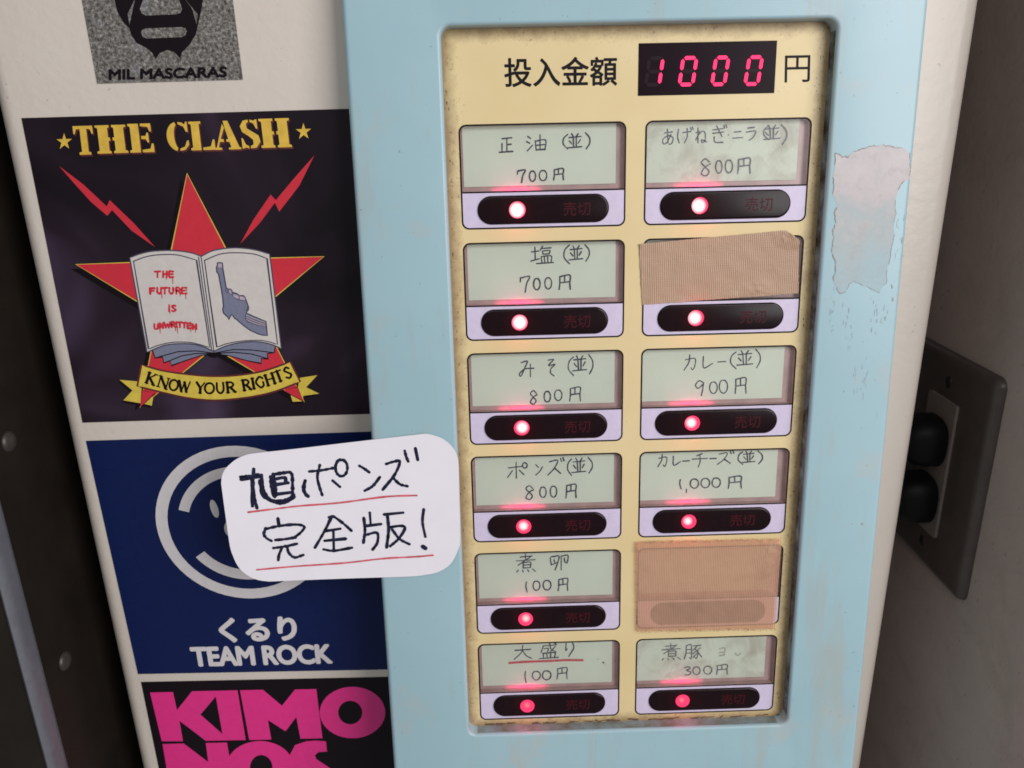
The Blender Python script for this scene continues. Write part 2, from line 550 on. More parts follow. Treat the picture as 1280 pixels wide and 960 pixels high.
# blue panel: ring with rolled edges standing off the cream front as a wedge
BX0, BX1, BY0, BY1 = -37.6, 162.0, -400.0, 110.0
HX0, HX1, HY0, HY1 = -4.75, 131.2, -247.6, 31.7
mb = MB()
def oloop(d, z): return [(x, y, z) for x, y in rrect(BX0 + d, BY0 + d, BX1 - d, BY1 - d, 5 - d*.5, 8)]
def iloop(d, z): return [(x, y, z) for x, y in rrect(HX0 - d, HY0 - d, HX1 + d, HY1 + d, 3.6 + d, 8)]
rows = []
base = rrect(BX0, BY0, BX1, BY1, 5, 8)
rows.append([(x, y, (sa*y - YC + .05)/ca) for x, y in base])
b = 2.0
for k in range(7):
    a = math.pi/2*k/6
    rows.append(oloop(b*(1 - math.cos(a)), ZB - b + b*math.sin(a)))
mb.grid([[PANEL(*p) for p in r] for r in rows], True)
b = 1.3
rows = []
for k in range(7):
    a = math.pi/2*(1 - k/6)
    rows.append(iloop(b*(1 - math.cos(a)), ZB - b + b*math.sin(a)))
rows.append(iloop(0, -.6))
rows_o = oloop(2.0, ZB)
mb.grid([[PANEL(*p) for p in r] for r in rows], True)
mb.poly(PANEL, [[p[:2] for p in rows_o], [p[:2] for p in rows[0]]], ZB)
front = mb.build('front_panel', BLUE_M, mach, True, 35)

# worn paint patch, scuffs on the blue panel
z = Z(1000, 120, 2.525)
patch = [(112,180),(132,190),(150,192),(172,176),(200,166),(232,158),(262,155),(300,162),(330,166),(346,180),(348,215),(345,262),(328,268),(318,278),(308,300),(300,330),(302,372),(296,400),(298,440),(290,470),(286,510),(274,548),(272,592),(262,598),(252,620),(238,616),(222,606),(198,598),(170,584),(156,594),(146,618),(126,624),(116,606),(104,585),(112,550),(112,520),(98,492),(106,456),(104,428),(112,400),(108,370),(120,345),(103,312),(107,280),(104,250),(112,215)]
pp = [Vector(PANEL.at(*z(*q), ZB)) for q in patch]
fine = []
for i in range(len(pp)):
    a, c = pp[i], pp[(i+1) % len(pp)]
    for k in range(4):
        q = a.lerp(c, k/4)
        fine.append((q.x + .5*noise.noise(Vector((q.x*.9, q.y*.9, 3))), q.y + .5*noise.noise(Vector((q.x*.9, q.y*.9, 9)))))
mb = MB(); mb.poly(PANEL, fine, ZB + .06)
mb.build('worn_patch', WORN_M, front)
mb = MB()
zz = ZB + .09
for s0 in range(0, len(fine), 12):
    seg = [fine[(s0 + k) % len(fine)] for k in range(random.randint(8, 13))]
    mb.stroke(PANEL, seg, random.uniform(.12, .38), zz, wob=1.1); zz += .004
mb.build('patch_edge', plain('brown_edge', (.30, .29, .275), .7, .35, 900), front)
mb = MB(); zz = ZB + .03
for k in range(85):
    px, py = random.choice(((150, 690), (172, 900), (205, 890), (103, 670), (268, 690), (312, 400), (320, 470), (298, 600), (240, 690), (156, 760)))
    px += random.gauss(0, 7); py += random.gauss(0, 38)
    q = PANEL.at(*z(px, py), ZB)
    mb.stroke(PANEL, [q, (q[0] + random.gauss(0, .12), q[1] - random.uniform(.2, 2.2))], random.uniform(.12, .34), zz, wob=.8); zz += .0004
mb.build('scuff_marks', plain('grey_scuff', (.29, .375, .40), .7, .25, 900), front)['kind'] = 'stuff'

# --- button geometry measured on the plate (mm): 60 wide, 36.77 high
BW, BH, PXX, PYY = 60.0, 36.77, 66.784, 41.579
WIN = 23.6                                           # window height
def borig(c, r): return c*PXX, -r*PYY
holes = []
for c in range(2):
    for r in range(6):
        bx, by = borig(c, r)
        holes.append(rrect(bx + .55, by - WIN + .25, bx + BW - .55, by - .55, 2.3, 5, (1, 1, 0, 0)))
dtl = PANEL.at(798.7, 54.5); dbr = PANEL.at(967.5, 116)
dhole = [(dtl[0] - .1, dbr[1] - .1), (dbr[0] + .1, dbr[1] - .1), (dbr[0] + .1, dtl[1] + .1), (dtl[0] - .1, dtl[1] + .1)]
mb = MB()
mb.poly(PANEL, [rrect(HX0 + .02, HY0 + .02, HX1 - .02, HY1 - .02, 3.5, 8)] + holes + [dhole], 0)
plate = mb.build('button_plate', PLATE_M, mach)
mb = MB()
z7 = Z(400, 0, 3.0476); z8 = Z(760, 0, 3.0476)
text_mesh(mb, '投入金額', PANEL, z7(702, 222), z7(1131, 216), z7(705, 331), .06, .018)
mb.build('heading_lettering', BLACK, plate)
mb = MB()
text_mesh(mb, '円', PANEL, z8(675, 212), z8(771, 210), z8(673, 314), .06, .004)
mb.build('yen_sign', BLACK, plate)
# grime caught along the bottom ledge and corners of the recess
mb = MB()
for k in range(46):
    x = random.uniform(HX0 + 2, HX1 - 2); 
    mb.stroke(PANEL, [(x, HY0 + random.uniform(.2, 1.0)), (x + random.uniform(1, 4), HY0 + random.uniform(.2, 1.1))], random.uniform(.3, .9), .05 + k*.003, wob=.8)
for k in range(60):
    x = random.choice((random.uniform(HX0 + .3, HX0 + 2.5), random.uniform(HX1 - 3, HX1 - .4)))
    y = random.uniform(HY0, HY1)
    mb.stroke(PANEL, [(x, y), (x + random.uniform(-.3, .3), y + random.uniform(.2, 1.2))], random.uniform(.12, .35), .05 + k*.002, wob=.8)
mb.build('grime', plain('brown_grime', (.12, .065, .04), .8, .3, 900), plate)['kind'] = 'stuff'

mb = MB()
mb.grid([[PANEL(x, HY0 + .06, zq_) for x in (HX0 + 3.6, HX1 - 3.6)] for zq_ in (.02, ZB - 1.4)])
mb.build('ledge_dirt', m_dirt_shade('grey_green_ledge_dirt', (.15, .15, .11), .35), front)
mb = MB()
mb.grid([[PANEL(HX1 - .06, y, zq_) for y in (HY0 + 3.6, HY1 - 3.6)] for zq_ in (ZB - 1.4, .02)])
mb.build('wall_dirt_shade', m_dirt_shade('dark_side_dirt_shade', (.025, .018, .014), .33), front)  # near-black sheet: dirt plus the shade of this side wall, painted in

# --- amount display
mb = MB()
q = [(dtl[0], dbr[1]), (dbr[0], dbr[1]), (dbr[0], dtl[1]), (dtl[0], dtl[1])]
mb.prism(PANEL, q, -2, .25)
disp = mb.build('amount_display', DISPLAY, mach)
def digit(segs, x0, y0, x1, y1, mat, zz, name):
    wd, hg, sl, t = x1 - x0, y1 - y0, (y1 - y0)*.13, 1.25
    def P(u, v): return (x0 + u*(wd - sl) + sl*v, y0 + v*hg)
    g = .035
    mb = MB()
    def seg(a, c, horiz):
        a, c = Vector(P(*a)), Vector(P(*c)); d = (c - a).normalized(); n = Vector((-d.y, d.x)); h = t*.5
        mb.poly(PANEL, [tuple(a), tuple(a + d*h + n*h), tuple(c - d*h + n*h), tuple(c), tuple(c - d*h - n*h), tuple(a + d*h - n*h)], zz)
    S7 = {'a': ((0, 1), (1, 1)), 'd': ((0, 0), (1, 0)), 'g': ((0, .5), (1, .5)), 'f': ((0, .5), (0, 1)), 'e': ((0, 0), (0, .5)), 'b': ((1, .5), (1, 1)), 'c': ((1, 0), (1, .5))}
    for s_ in segs:
        (u0, v0), (u1, v1) = S7[s_]
        if u0 == u1: seg((u0, v0 + g), (u1, v1 - g), False)
        else: seg((u0 + g*1.6, v0), (u1 - g*1.6, v1), True)
    return mb.build(name, mat, disp)
for n, (xa, xb) in enumerate(((140, 212), (268, 340), (392, 462), (518, 590))):
    a = PANEL.at(*z8(xa + 3, 324 - n)); c = PANEL.at(*z8(xb - 3, 222 - n*1.5))
    digit('bc' if n == 0 else 'abcdef', a[0], a[1], c[0], c[1], SEG_ON, .34, 'lit_digit')
    digit('adefg' if n == 0 else 'g', a[0], a[1], c[0], c[1], SEG_OFF, .30, 'unlit_segment')

# ------------------------------------------------------------------ handwriting glyphs: strokes in a unit box, y downwards
def O(cx, cy, rx, ry, n=9): return [(cx + rx*math.sin(2*math.pi*k/n + .3), cy - ry*math.cos(2*math.pi*k/n + .3)) for k in range(n)] + [(cx + rx*math.sin(.5), cy - ry*math.cos(.5))]
G = {
 '7': [[(.03,.08),(.0,.34)],[(.03,.10),(.98,.02),(.68,.45),(.52,1)]],
 '0': [O(.5,.5,.48,.5)],
 '8': [[(.9,.2),(.5,.0),(.12,.22),(.5,.48),(.85,.76),(.55,1),(.12,.88),(.3,.62),(.62,.42),(1,.3)]],
 '9': [[(.92,.12),(.45,0),(.05,.28),(.35,.5),(.88,.22),(.92,.15),(.84,.55),(.68,1)]],
 '1': [[(.45,0),(.32,.45),(.62,1)]],
 '3': [[(.05,.12),(.6,0),(.85,.2),(.35,.42),(.9,.62),(.75,.92),(.1,.98)]],
 ',': [[(.5,0),(.4,1)]],
 '円': [[(.1,.12),(.1,.6),(.04,1)],[(.1,.12),(.93,.03),(.93,.55),(.97,1)],[(.5,.1),(.5,.5)],[(.12,.55),(.92,.48)]],
 '並': [[(.27,0),(.38,.2)],[(.74,0),(.6,.2)],[(.08,.27),(.94,.2)],[(.38,.26),(.42,.94)],[(.6,.24),(.6,.92)],[(.1,.5),(.28,.72)],[(.9,.42),(.74,.68)],[(0,1),(1,.93)]],
 '(': [[(.95,0),(.35,.25),(.25,.65),(.95,1)]],
 ')': [[(.05,0),(.75,.3),(.8,.65),(.2,1)]],
 '正': [[(.2,.06),(.92,0)],[(.56,.04),(.56,.95)],[(.2,.4),(.2,.95)],[(.58,.48),(.88,.45)],[(0,1),(1,.95)]],
 '油': [[(.06,.1),(.2,.22)],[(0,.42),(.16,.52)],[(.04,1),(.3,.66)],[(.45,.38),(.5,.97)],[(.46,.4),(.98,.34),(.96,.95)],[(.7,0),(.7,.95)],[(.5,.66),(.94,.62)],[(.5,.95),(.95,.92)]],
 '塩': [[(.02,.32),(.36,.27)],[(.18,.06),(.2,.78)],[(0,.85),(.38,.72)],[(.52,0),(.42,.22)],[(.5,.13),(.9,.1)],[(.52,.28),(.54,.46)],[(.52,.28),(.84,.26),(.82,.44)],[(.54,.46),(.82,.44)],[(.46,.6),(.5,.96)],[(.46,.6),(.9,.57),(.9,.94)],[(.6,.6),(.62,.94)],[(.75,.6),(.76,.94)],[(.26,1),(1,.95)]],
 'み': [[(.15,.12),(.55,.05),(.35,.5),(.12,.95),(.02,.8),(.4,.52),(1,.48)],[(.76,.22),(.76,1)]],
 'そ': [[(.15,.04),(.8,0),(.2,.36),(.98,.3),(.5,.55),(.45,.82),(.85,1)]],
 'カ': [[(.1,.32),(.92,.24),(.9,.75),(.72,.98),(.58,.86)],[(.48,0),(.4,.5),(0,1)]],
 'レ': [[(.1,0),(.14,.95),(1,.6)]],
 'ー': [[(0,.55),(1,.45)]],
 'ホ': [[(.05,.34),(.75,.26)],[(.45,0),(.46,1)],[(.26,.52),(.0,.95)],[(.62,.5),(.85,.78)],O(.9,.2,.12,.17)],
 'ン': [[(.1,.05),(.45,.3)],[(.1,1),(.6,.7),(1,.25)]],
 'ズ': [[(.1,.2),(.6,.12),(.4,.6),(0,1)],[(.42,.6),(.78,.92)],[(.78,.0),(.84,.2)],[(.93,-.04),(1,.16)]],
 'チ': [[(.65,.0),(.3,.15)],[(0,.4),(1,.36)],[(.5,.12),(.52,.6),(.4,1)]],
 'あ': [[(.2,.25),(.85,.18)],[(.45,0),(.5,.9)],[(.75,.35),(.4,.9),(.1,.95),(.1,.65),(.55,.42),(.92,.6),(.8,.95),(.6,1)]],
 'げ': [[(.08,.1),(.02,.6),(.12,1)],[(.35,.32),(.85,.26)],[(.62,.05),(.62,.6),(.45,1)],[(.84,.0),(.88,.16)],[(.96,-.04),(1,.12)]],
 'ね': [[(.2,0),(.2,1)],[(.02,.3),(.34,.24),(.0,.8)],[(.2,.5),(.6,.2),(.86,.35),(.85,.85),(.6,1),(.55,.8),(1,.95)]],
 'ぎ': [[(.1,.25),(.75,.18)],[(.1,.45),(.8,.38)],[(.35,.02),(.7,.65)],[(.2,.65),(.25,.95),(.75,.98)],[(.82,.0),(.86,.16)],[(.95,-.04),(1,.12)]],
 '・': [[(.5,.5)]],
 'ニ': [[(.15,.25),(.8,.2)],[(0,.9),(1,.85)]],
 'ラ': [[(.15,.08),(.8,.02)],[(.02,.38),(.9,.32),(.7,.75),(.3,1)]],
 '煮': [[(.2,.16),(.75,.12)],[(.48,0),(.48,.35)],[(.0,.38),(.98,.32)],[(.82,.1),(.1,.62)],[(.36,.48),(.36,.78)],[(.36,.48),(.74,.46),(.74,.76)],[(.36,.62),(.74,.6)],[(.36,.78),(.74,.76)],[(.1,.9),(.02,1)],[(.32,.9),(.36,1)],[(.58,.88),(.66,.98)],[(.85,.84),(1,.98)]],
 '卵': [[(.3,.06),(.06,.16),(.1,.66)],[(.1,.66),(.42,.5)],[(.2,.12),(.5,.06),(.44,.5),(.3,1)],[(.24,.3),(.27,.48)],[(.62,.06),(.62,1)],[(.62,.08),(.97,.03),(.93,.52),(.8,.46)],[(.78,.2),(.8,.42)]],
 '大': [[(.05,.36),(.95,.3)],[(.5,0),(.42,.5),(0,1)],[(.48,.4),(.7,.75),(1,.95)]],
 '盛': [[(.2,.2),(.92,.14)],[(.22,.22),(.1,.62)],[(.26,.38),(.48,.36),(.44,.58)],[(.55,0),(.62,.4),(.88,.6)],[(.84,.25),(.6,.55)],[(.76,.0),(.86,.08)],[(.2,.68),(.24,.96)],[(.2,.68),(.8,.64),(.8,.94)],[(.4,.68),(.42,.95)],[(.6,.67),(.6,.95)],[(.02,1),(1,.94)]],
 'り': [[(.15,.05),(.12,.55),(.25,.45)],[(.75,0),(.85,.4),(.4,1)]],
 '豚': [[(.12,.1),(.1,.6),(0,1)],[(.12,.1),(.4,.06),(.4,.95),(.3,.92)],[(.14,.38),(.38,.36)],[(.14,.62),(.38,.6)],[(.52,.12),(.95,.08)],[(.75,.12),(.5,.42)],[(.6,.3),(.78,.6),(.7,.98),(.6,.9)],[(.7,.45),(.48,.68)],[(.74,.62),(.5,.9)],[(.92,.26),(.76,.46),(1,.9)]],
}
def write(mb, fr, zfun, glyph, box, wd, z, dz=.006):
    x0, y0, x1, y1 = box
    for st in G[glyph]:
        pts = []
        for (u, v) in st:
            px, py = zfun(x0 + u*(x1 - x0), y0 + v*(y1 - y0) - (u - .5)*(x1 - x0)*.018)
            pts.append(fr.at(px, py, z))
        mb.stroke(fr, pts, wd*random.uniform(.88, 1.12), z, wob=.35)
        z += dz
    return z

CZ = -2.2                                            # depth of the card behind the plate
cards = {}                                           # (column,row): (zoom, [(glyph, box)...])
za = Z(560, 140, 5.3333)
cards[0,0] = (za, [('正',(342,172,432,268)),('油',(524,152,652,258)),('(',(758,150,800,246)),('並',(800,145,892,238)),(')',(915,138,952,245)),('7',(463,385,516,470)),('0',(542,392,585,462)),('0',(608,388,660,458)),('円',(702,375,772,452))])
zb = Z(790, 140, 5.3333)
cards[1,0] = (zb, [('あ',(200,115,280,215)),('げ',(302,105,408,205)),('ね',(425,108,498,205)),('ぎ',(528,90,632,205)),('・',(636,140,650,165)),('ニ',(672,118,738,180)),('ラ',(762,100,830,188)),('(',(868,92,915,185)),('並',(880,88,985,182)),(')',(995,85,1040,215)),('8',(455,312,525,425)),('0',(558,322,602,408)),('0',(622,318,672,405)),('円',(702,305,792,408))])
zc = Z(560, 290, 5.3333)
cards[0,1] = (zc, [('塩',(552,95,702,210)),('(',(762,88,812,212)),('並',(808,92,898,185)),(')',(912,85,948,195)),('7',(482,295,545,402)),('0',(570,308,615,385)),('0',(645,303,692,380)),('円',(738,285,818,382))])
zd = Z(570, 430, 5.5652)
cards[0,2] = (zd, [('み',(440,115,542,228)),('そ',(632,108,690,222)),('(',(770,90,820,220)),('並',(812,82,908,186)),(')',(922,75,958,208)),('8',(512,325,565,418)),('0',(612,328,658,404)),('0',(685,318,738,394)),('円',(788,298,868,396))])
ze = Z(780, 420, 5.5652)
cards[1,2] = (ze, [('カ',(418,132,500,236)),('レ',(545,142,615,225)),('ー',(652,168,708,190)),('(',(730,112,782,228)),('並',(785,102,895,202)),(')',(915,92,955,220)),('9',(495,312,558,415)),('0',(595,318,650,400)),('0',(662,305,722,398)),('円',(770,288,852,398))])
zf = Z(570, 555, 5.5652)
cards[0,3] = (zf, [('ホ',(358,128,492,238)),('ン',(550,140,602,215)),('ズ',(640,100,752,214)),('(',(768,105,805,218)),('並',(808,98,902,198)),(')',(918,95,955,202)),('8',(480,290,540,386)),('0',(582,298,628,372)),('0',(655,292,702,370)),('円',(762,278,838,374))])
zg = Z(780, 555, 5.5652)
cards[1,3] = (zg, [('カ',(235,72,300,158)),('レ',(338,85,392,150)),('ー',(408,108,455,128)),('チ',(475,68,580,160)),('ー',(598,92,642,110)),('ズ',(650,52,765,142)),('(',(785,55,828,142)),('並',(825,50,910,128)),(')',(930,48,970,138)),('1',(378,248,410,312)),(',',(425,315,445,338)),('0',(460,242,520,308)),('0',(535,238,598,305)),('0',(612,235,672,302)),('円',(722,222,820,308))])
zh = Z(570, 675, 5.5652)
cards[0,4] = (zh, [('煮',(420,98,552,222)),('卵',(650,105,782,208)),('1',(478,292,505,362)),('0',(535,285,585,350)),('0',(605,280,662,348)),('円',(708,265,780,352))])
zi = Z(570, 780, 5.5652)
cards[0,5] = (zi, [('大',(405,148,525,245)),('盛',(578,130,712,240)),('り',(755,130,830,225)),('1',(470,330,500,408)),('0',(530,328,588,390)),('0',(600,325,662,388)),('円',(700,302,775,382))])
zj = Z(770, 780, 5.3333)
cards[1,5] = (zj, [('煮',(305,130,430,240)),('豚',(455,135,572,232)),('3',(455,285,502,342)),('0',(512,285,562,338)),('0',(585,280,640,335)),('円',(668,270,745,335))])
price = {(0,0):'700',(1,0):'800',(0,1):'700',(0,2):'800',(1,2):'900',(0,3):'800',(1,3):'1,000',(0,4):'100',(0,5):'100',(1,5):'300'}
def leak(x, y, z, power):                            # light of the indicator leaking up into the card window
    for wd, pw in ((.008, .45), (.019, .55)):
        l = bpy.data.lights.new('indicator_leak', 'AREA'); l.shape = 'ELLIPSE'; l.size = wd; l.size_y = .0006
        l.energy = power*pw; l.color = (1, .02, .22)
        o = bpy.data.objects.new('indicator_leak', l); COL.objects.link(o)
        o.location = PANEL(x, y, z)*S
        zz_ = (PANEL.uz*.75 - PANEL.uy*.66).normalized()
        o.rotation_euler = Matrix((PANEL.ux, zz_.cross(PANEL.ux), zz_)).transposed().to_euler()
core = (.98, .95, .76, .64, .55, .42)
for c in range(2):
    for r in range(6):
        bx, by = borig(c, r)
        ys0, ys1 = by - BH + .35, by - WIN - .1                  # lower strip
        mb = MB(); mb.poly(PANEL, rrect(bx + .3, ys0, bx + BW - .3, ys1, 2.3, 6, (0, 0, 1, 1)), .05)
        btn = mb.build('order_button', LILAC, mach)
        if (c, r) in price: btn['label'] = 'button with a handwritten card priced %s yen' % price[c, r]
        elif (c, r) == (1, 1): btn['label'] = 'lit button whose card window is taped over'
        else: btn['label'] = 'unlit button wholly covered by tape'
        mb = MB()
        mb.poly(PANEL, [rrect(bx, by - BH, bx + BW, by, 2.7, 7), rrect(bx + .58, by - BH + .58, bx + BW - .58, by - .58, 2.2, 7)], .09)
        mb.poly(PANEL, [(bx + .5, by - WIN - .25), (bx + BW - .5, by - WIN - .25), (bx + BW - .5, by - WIN + .3), (bx + .5, by - WIN + .3)], .085)
        mb.build('outline', BLACK, btn)
        # recess walls and backing
        h = rrect(bx + .55, by - WIN + .25, bx + BW - .55, by - .55, 2.3, 5, (1, 1, 0, 0))
        mb = MB()
        mb.grid([[PANEL(x, y, 0) for x, y in h], [PANEL(x, y, CZ - .3) for x, y in h]], True)
        mb.poly(PANEL, h, CZ - .3)
        mb.build('window_recess', MAUVE, btn)
        jit = random.uniform(-.25, .25)
        x0, x1 = bx + (1.3 if c == 0 else .9), bx + BW - (3.2 if c == 0 else 3.9)
        mb = MB(); mb.poly(PANEL, [(x0 + jit, by - WIN + 2.0), (x1 + jit, by - WIN + 2.0 - jit*.5), (x1 + jit, by - .4), (x0 + jit, by - .4)], CZ)
        dirty = (c, r) in ((1, 0), (1, 5))
        mb.build('menu_card', CARD2_M if dirty else CARD_M, btn)
        if (c, r) in cards:
            zf_, gl = cards[c, r]
            mb = MB(); zz = CZ + .05
            for g, bxs in gl: zz = write(mb, PANEL, zf_, g, bxs, .50 if c == 0 else .46, zz)
            mb.build('handwriting', INK2 if (c == 1 and r in (0, 5)) else INK, btn)
        if (c, r) == (0, 5):
            mb = MB(); mb.stroke(PANEL, [PANEL.at(*zi(*t), CZ) for t in ((372,270),(480,262),(640,256),(760,250),(880,250))], 1.0, CZ + .2, wob=.2)
            mb.build('red_underline', REDINK, btn)
            mb = MB()
            for t, wd in (((1025,268),.9),((985,245),.4),((1000,240),.3),((1105,258),.35),((1040,280),.3)): mb.stroke(PANEL, [PANEL.at(*zi(*t), CZ)], wd, CZ + .06 + wd*.02)
            mb.build('stain', plain('brown_stain', (.16, .10, .07), .7), btn)
        if (c, r) == (1, 5):
            mb = MB(); zz = CZ + .06
            for t in (((690,165),(725,160),(720,205)),((690,190),(720,188)),((690,210),(722,206)),((795,195),(810,210),(828,195))):
                mb.stroke(PANEL, [PANEL.at(*zj(*u), CZ) for u in t], .7, zz, wob=.5); zz += .006
            mb.build('smudged_writing', plain('smudge', (.44, .44, .38), .7, .2, 500), btn)
        mb = MB(); mb.poly(PANEL, rrect(bx + .56, by - WIN + .3, bx + BW - .56, by - .56, 2.3, 5, (1, 1, 0, 0)), -.12)
        mb.build('window_pane', PANE_M, btn)
        # smoked capsule lens with rolled rim
        cx0, cx1, cy0, cy1 = bx + 5.8, bx + 54.0, by - 35.2, by - 24.9
        mb = MB(); rows = []
        for k in range(6):
            a = math.pi/2*k/5; d = .9*(1 - math.cos(a))
            rows.append([PANEL(x, y, .04 + .75*math.sin(a)) for x, y in rrect(cx0 + d, cy0 + d, cx1 - d, cy1 - d, (cy1 - cy0)/2 - d - .01, 12)])
        mb.grid(rows, True)
        d = .9
        mb.poly(PANEL, rrect(cx0 + d, cy0 + d, cx1 - d, cy1 - d, (cy1 - cy0)/2 - d - .01, 12), .79)
        mb.build('indicator_lens', LENS, btn, True, 50)
        lx, ly = bx + 20.4, (cy0 + cy1)/2
        mb = MB()
        a, t = PANEL(bx + 37.3, ly + 2.4, .82), PANEL(bx + 47, ly + 2.4, .82)
        def topx(x, y, z_):
            v = M.transposed() @ (PANEL(x, y, z_) - CAM); return (640 + FPX*v.x/v.z, 480 + FPX*v.y/v.z)
        text_mesh(mb, '売切', PANEL, topx(bx + 37.2, ly + 2.4, .82), topx(bx + 47.1, ly + 2.4, .82), topx(bx + 37.2, ly - 2.5, .82), .82, .006)
        mb.build('sold_out_lettering', SOLD, btn)
        if (c, r) != (1, 4):
            mb = MB(); mb.dome(PANEL, lx, ly, .80, 3.05, .9, 28, 6)
            hot = .95 if r < 3 else (.8, .62, .22)[r - 3]
            lamp = mb.build('lamp', m_lamp((-.20 if c else random.uniform(-.05, .05)), .07*r, core[r]*(.90 if c else 1), hot*random.uniform(.85, 1)), btn, True, 80)
            point('indicator_glow', PANEL, lx, ly, 2.5, .0030, .0005)
            leak(lx, by - WIN + .40, -1.45, .00042)

# ------------------------------------------------------------------ cloth tape pieces
def tape(corners, mat, name, label, rag, z0, bumps, chamfer=0, nx=90, ny=54):
    P = [Vector(PANEL.at(*q, z0)) for q in corners]       # TL TR BR BL
    top, bot = [], []
    rows = []
    for j in range(ny + 1):
        v = j/ny; row = []
        for i in range(nx + 1):
            u = i/nx*(1 - chamfer*max(0, 1 - v/.16))
            q = (P[0]*(1-u) + P[1]*u)*(1-v) + (P[3]*(1-u) + P[2]*u)*v
            e = max(0, 1 - min(v, 1-v)*ny/2)
            q = q + Vector((0, rag*e*(noise.noise(Vector((q.x*1.3, v*9, 1))) + .6*noise.noise(Vector((q.x*4, v*9, 5))))))
            ex = max(0, 1 - min(u, 1-u)*nx/2)
            q = q + Vector((.25*ex*noise.noise(Vector((u*9, q.y*.8, 2))), 0))
            zz = z0 + .16*noise.noise(Vector((q.x*.2, q.y*.2, 4))) + .05*noise.noise(Vector((q.x*.9, q.y*.9, 8)))
            for (bu, bv, br, bh) in bumps:
                dd = ((u - bu)**2*2.6 + (v - bv)**2)**.5
                if dd < br: zz += (1 - dd/br)*(bh*.6 + bh*1.1*abs(noise.noise(Vector((q.x*.8 + q.y*.5, q.y*.45 - q.x*.3, 3)))))
            row.append((q.x, q.y, zz))
        rows.append(row)
    mb = MB()
    rows = rows[::-1]
    mb.grid([[PANEL(*p) for p in r] for r in rows])
    rim = rows[0][::-1] + [r[0] for r in rows[1:]] + rows[-1][1:] + [r[-1] for r in rows[-2:0:-1]]
    mb.grid([[PANEL(x, y, z_) for x, y, z_ in rim], [PANEL(x, y, z_ - .22) for x, y, z_ in rim]], True)
    return tag(mb.build(name, mat, None, True, 50), label, 'tape', 'tape pieces on the buttons')
z4 = Z(780, 270, 5.3333)
t1 = tape([z4(103, 186), z4(1168, 88), z4(1163, 515), z4(122, 592)], TAPE_M, 'cloth_tape', 'tan ribbed cloth tape over a card window, its red lamp still showing below', .22, .45,
     [(.97, .06, .26, 1.2), (.74, .92, .20, .9), (.58, .98, .10, .6), (.25, .99, .10, .5), (.0, .0, .08, .5)], .085)
z5 = Z(770, 660, 5.3333)
t2 = tape([z5(135, 94), z5(1102, 74), z5(1060, 672), z5(140, 688)], TAPE2_M, 'cloth_tape', 'frayed tan cloth tape hiding a whole button, dark capsule showing through', .7, 1.15,
     [(.93, .12, .26, 1.0), (.92, .35, .16, .4), (.1, .9, .1, .3)])

mb = MB(); zz = 1.45
for e0, e1, n in (((135, 94), (1102, 74), 150), ((140, 688), (1060, 672), 170), ((135, 94), (140, 688), 90)):
    A_, B_ = Vector(PANEL.at(*z5(*e0), 1.2)), Vector(PANEL.at(*z5(*e1), 1.2))
    for k in range(n):
        t = random.random(); q = A_.lerp(B_, t) + Vector((random.gauss(0, .12), random.gauss(0, .28)))
        d = Vector((random.gauss(0, .5), random.gauss(0, .22)))
        mb.stroke(PANEL, [tuple(q), tuple(q + d*.5 + Vector((0, random.gauss(0, .15)))), tuple(q + d)], random.uniform(.06, .16), zz); zz += .0006
mb.build('frayed_fibres', plain('brown_fibres', (.30, .17, .10), .8, .4, 900), t2)['kind'] = 'stuff'

# ------------------------------------------------------------------ stickers on the cream front
def sticker(corners, mat, name, label, th=.25):
    mb = MB(); mb.prism(CREAM, corners, .02, th)
    return tag(mb.build(name, mat), label, 'sticker', 'stickers on the cream front')
def cpx(zf, pts, z=.3): return [CREAM.at(*zf(*p), z) for p in pts]

# 1: silver sticker with a masked head, partly out of frame
z1 = Z(0, 0, 2.7826)
a = Vector(CREAM.at(*z1(338, 291), .2)); c = Vector(CREAM.at(*z1(845, 277), .2))
up = Vector((-(c - a).y, (c - a).x)).normalized()*72
st = sticker([tuple(a), tuple(c), tuple(c + up), tuple(a + up)], SILVER_M, 'silver_sticker', 'glittery silver sticker with a black mask, above the star sticker')
mb = MB()
mb.poly(CREAM, [cpx(z1, p) for p in (
   [(398,-120),(398,0),(408,40),(430,80),(450,98),(456,122),(476,150),(508,166),(528,182),(542,205),(556,184),(582,174),(606,181),(627,203),(634,180),(660,155),(682,118),(688,90),(698,45),(706,0),(706,-120)],
   [(448,85),(443,45),(466,8),(470,-25),(462,40)][::-1] if False else [(450,88),(444,48),(470,-5),(458,50)],
   [(684,86),(688,50),(640,-8),(668,30)],
   [(486,30),(500,-6),(512,-14),(608,-16),(620,-6),(634,30),(628,44),(612,50),(508,54),(492,46)],
   [(490,112),(496,102),(512,98),(630,94),(645,98),(650,108),(645,122),(632,129),(512,134),(496,128)])], .31)
mb.build('mask_print', SBLACK, st)
mb = MB(); text_mesh(mb, 'MIL MASCARAS', CREAM, z1(380, 243), z1(788, 233), z1(380, 277), .32, .075)
mb.build('lettering', SBLACK, st)

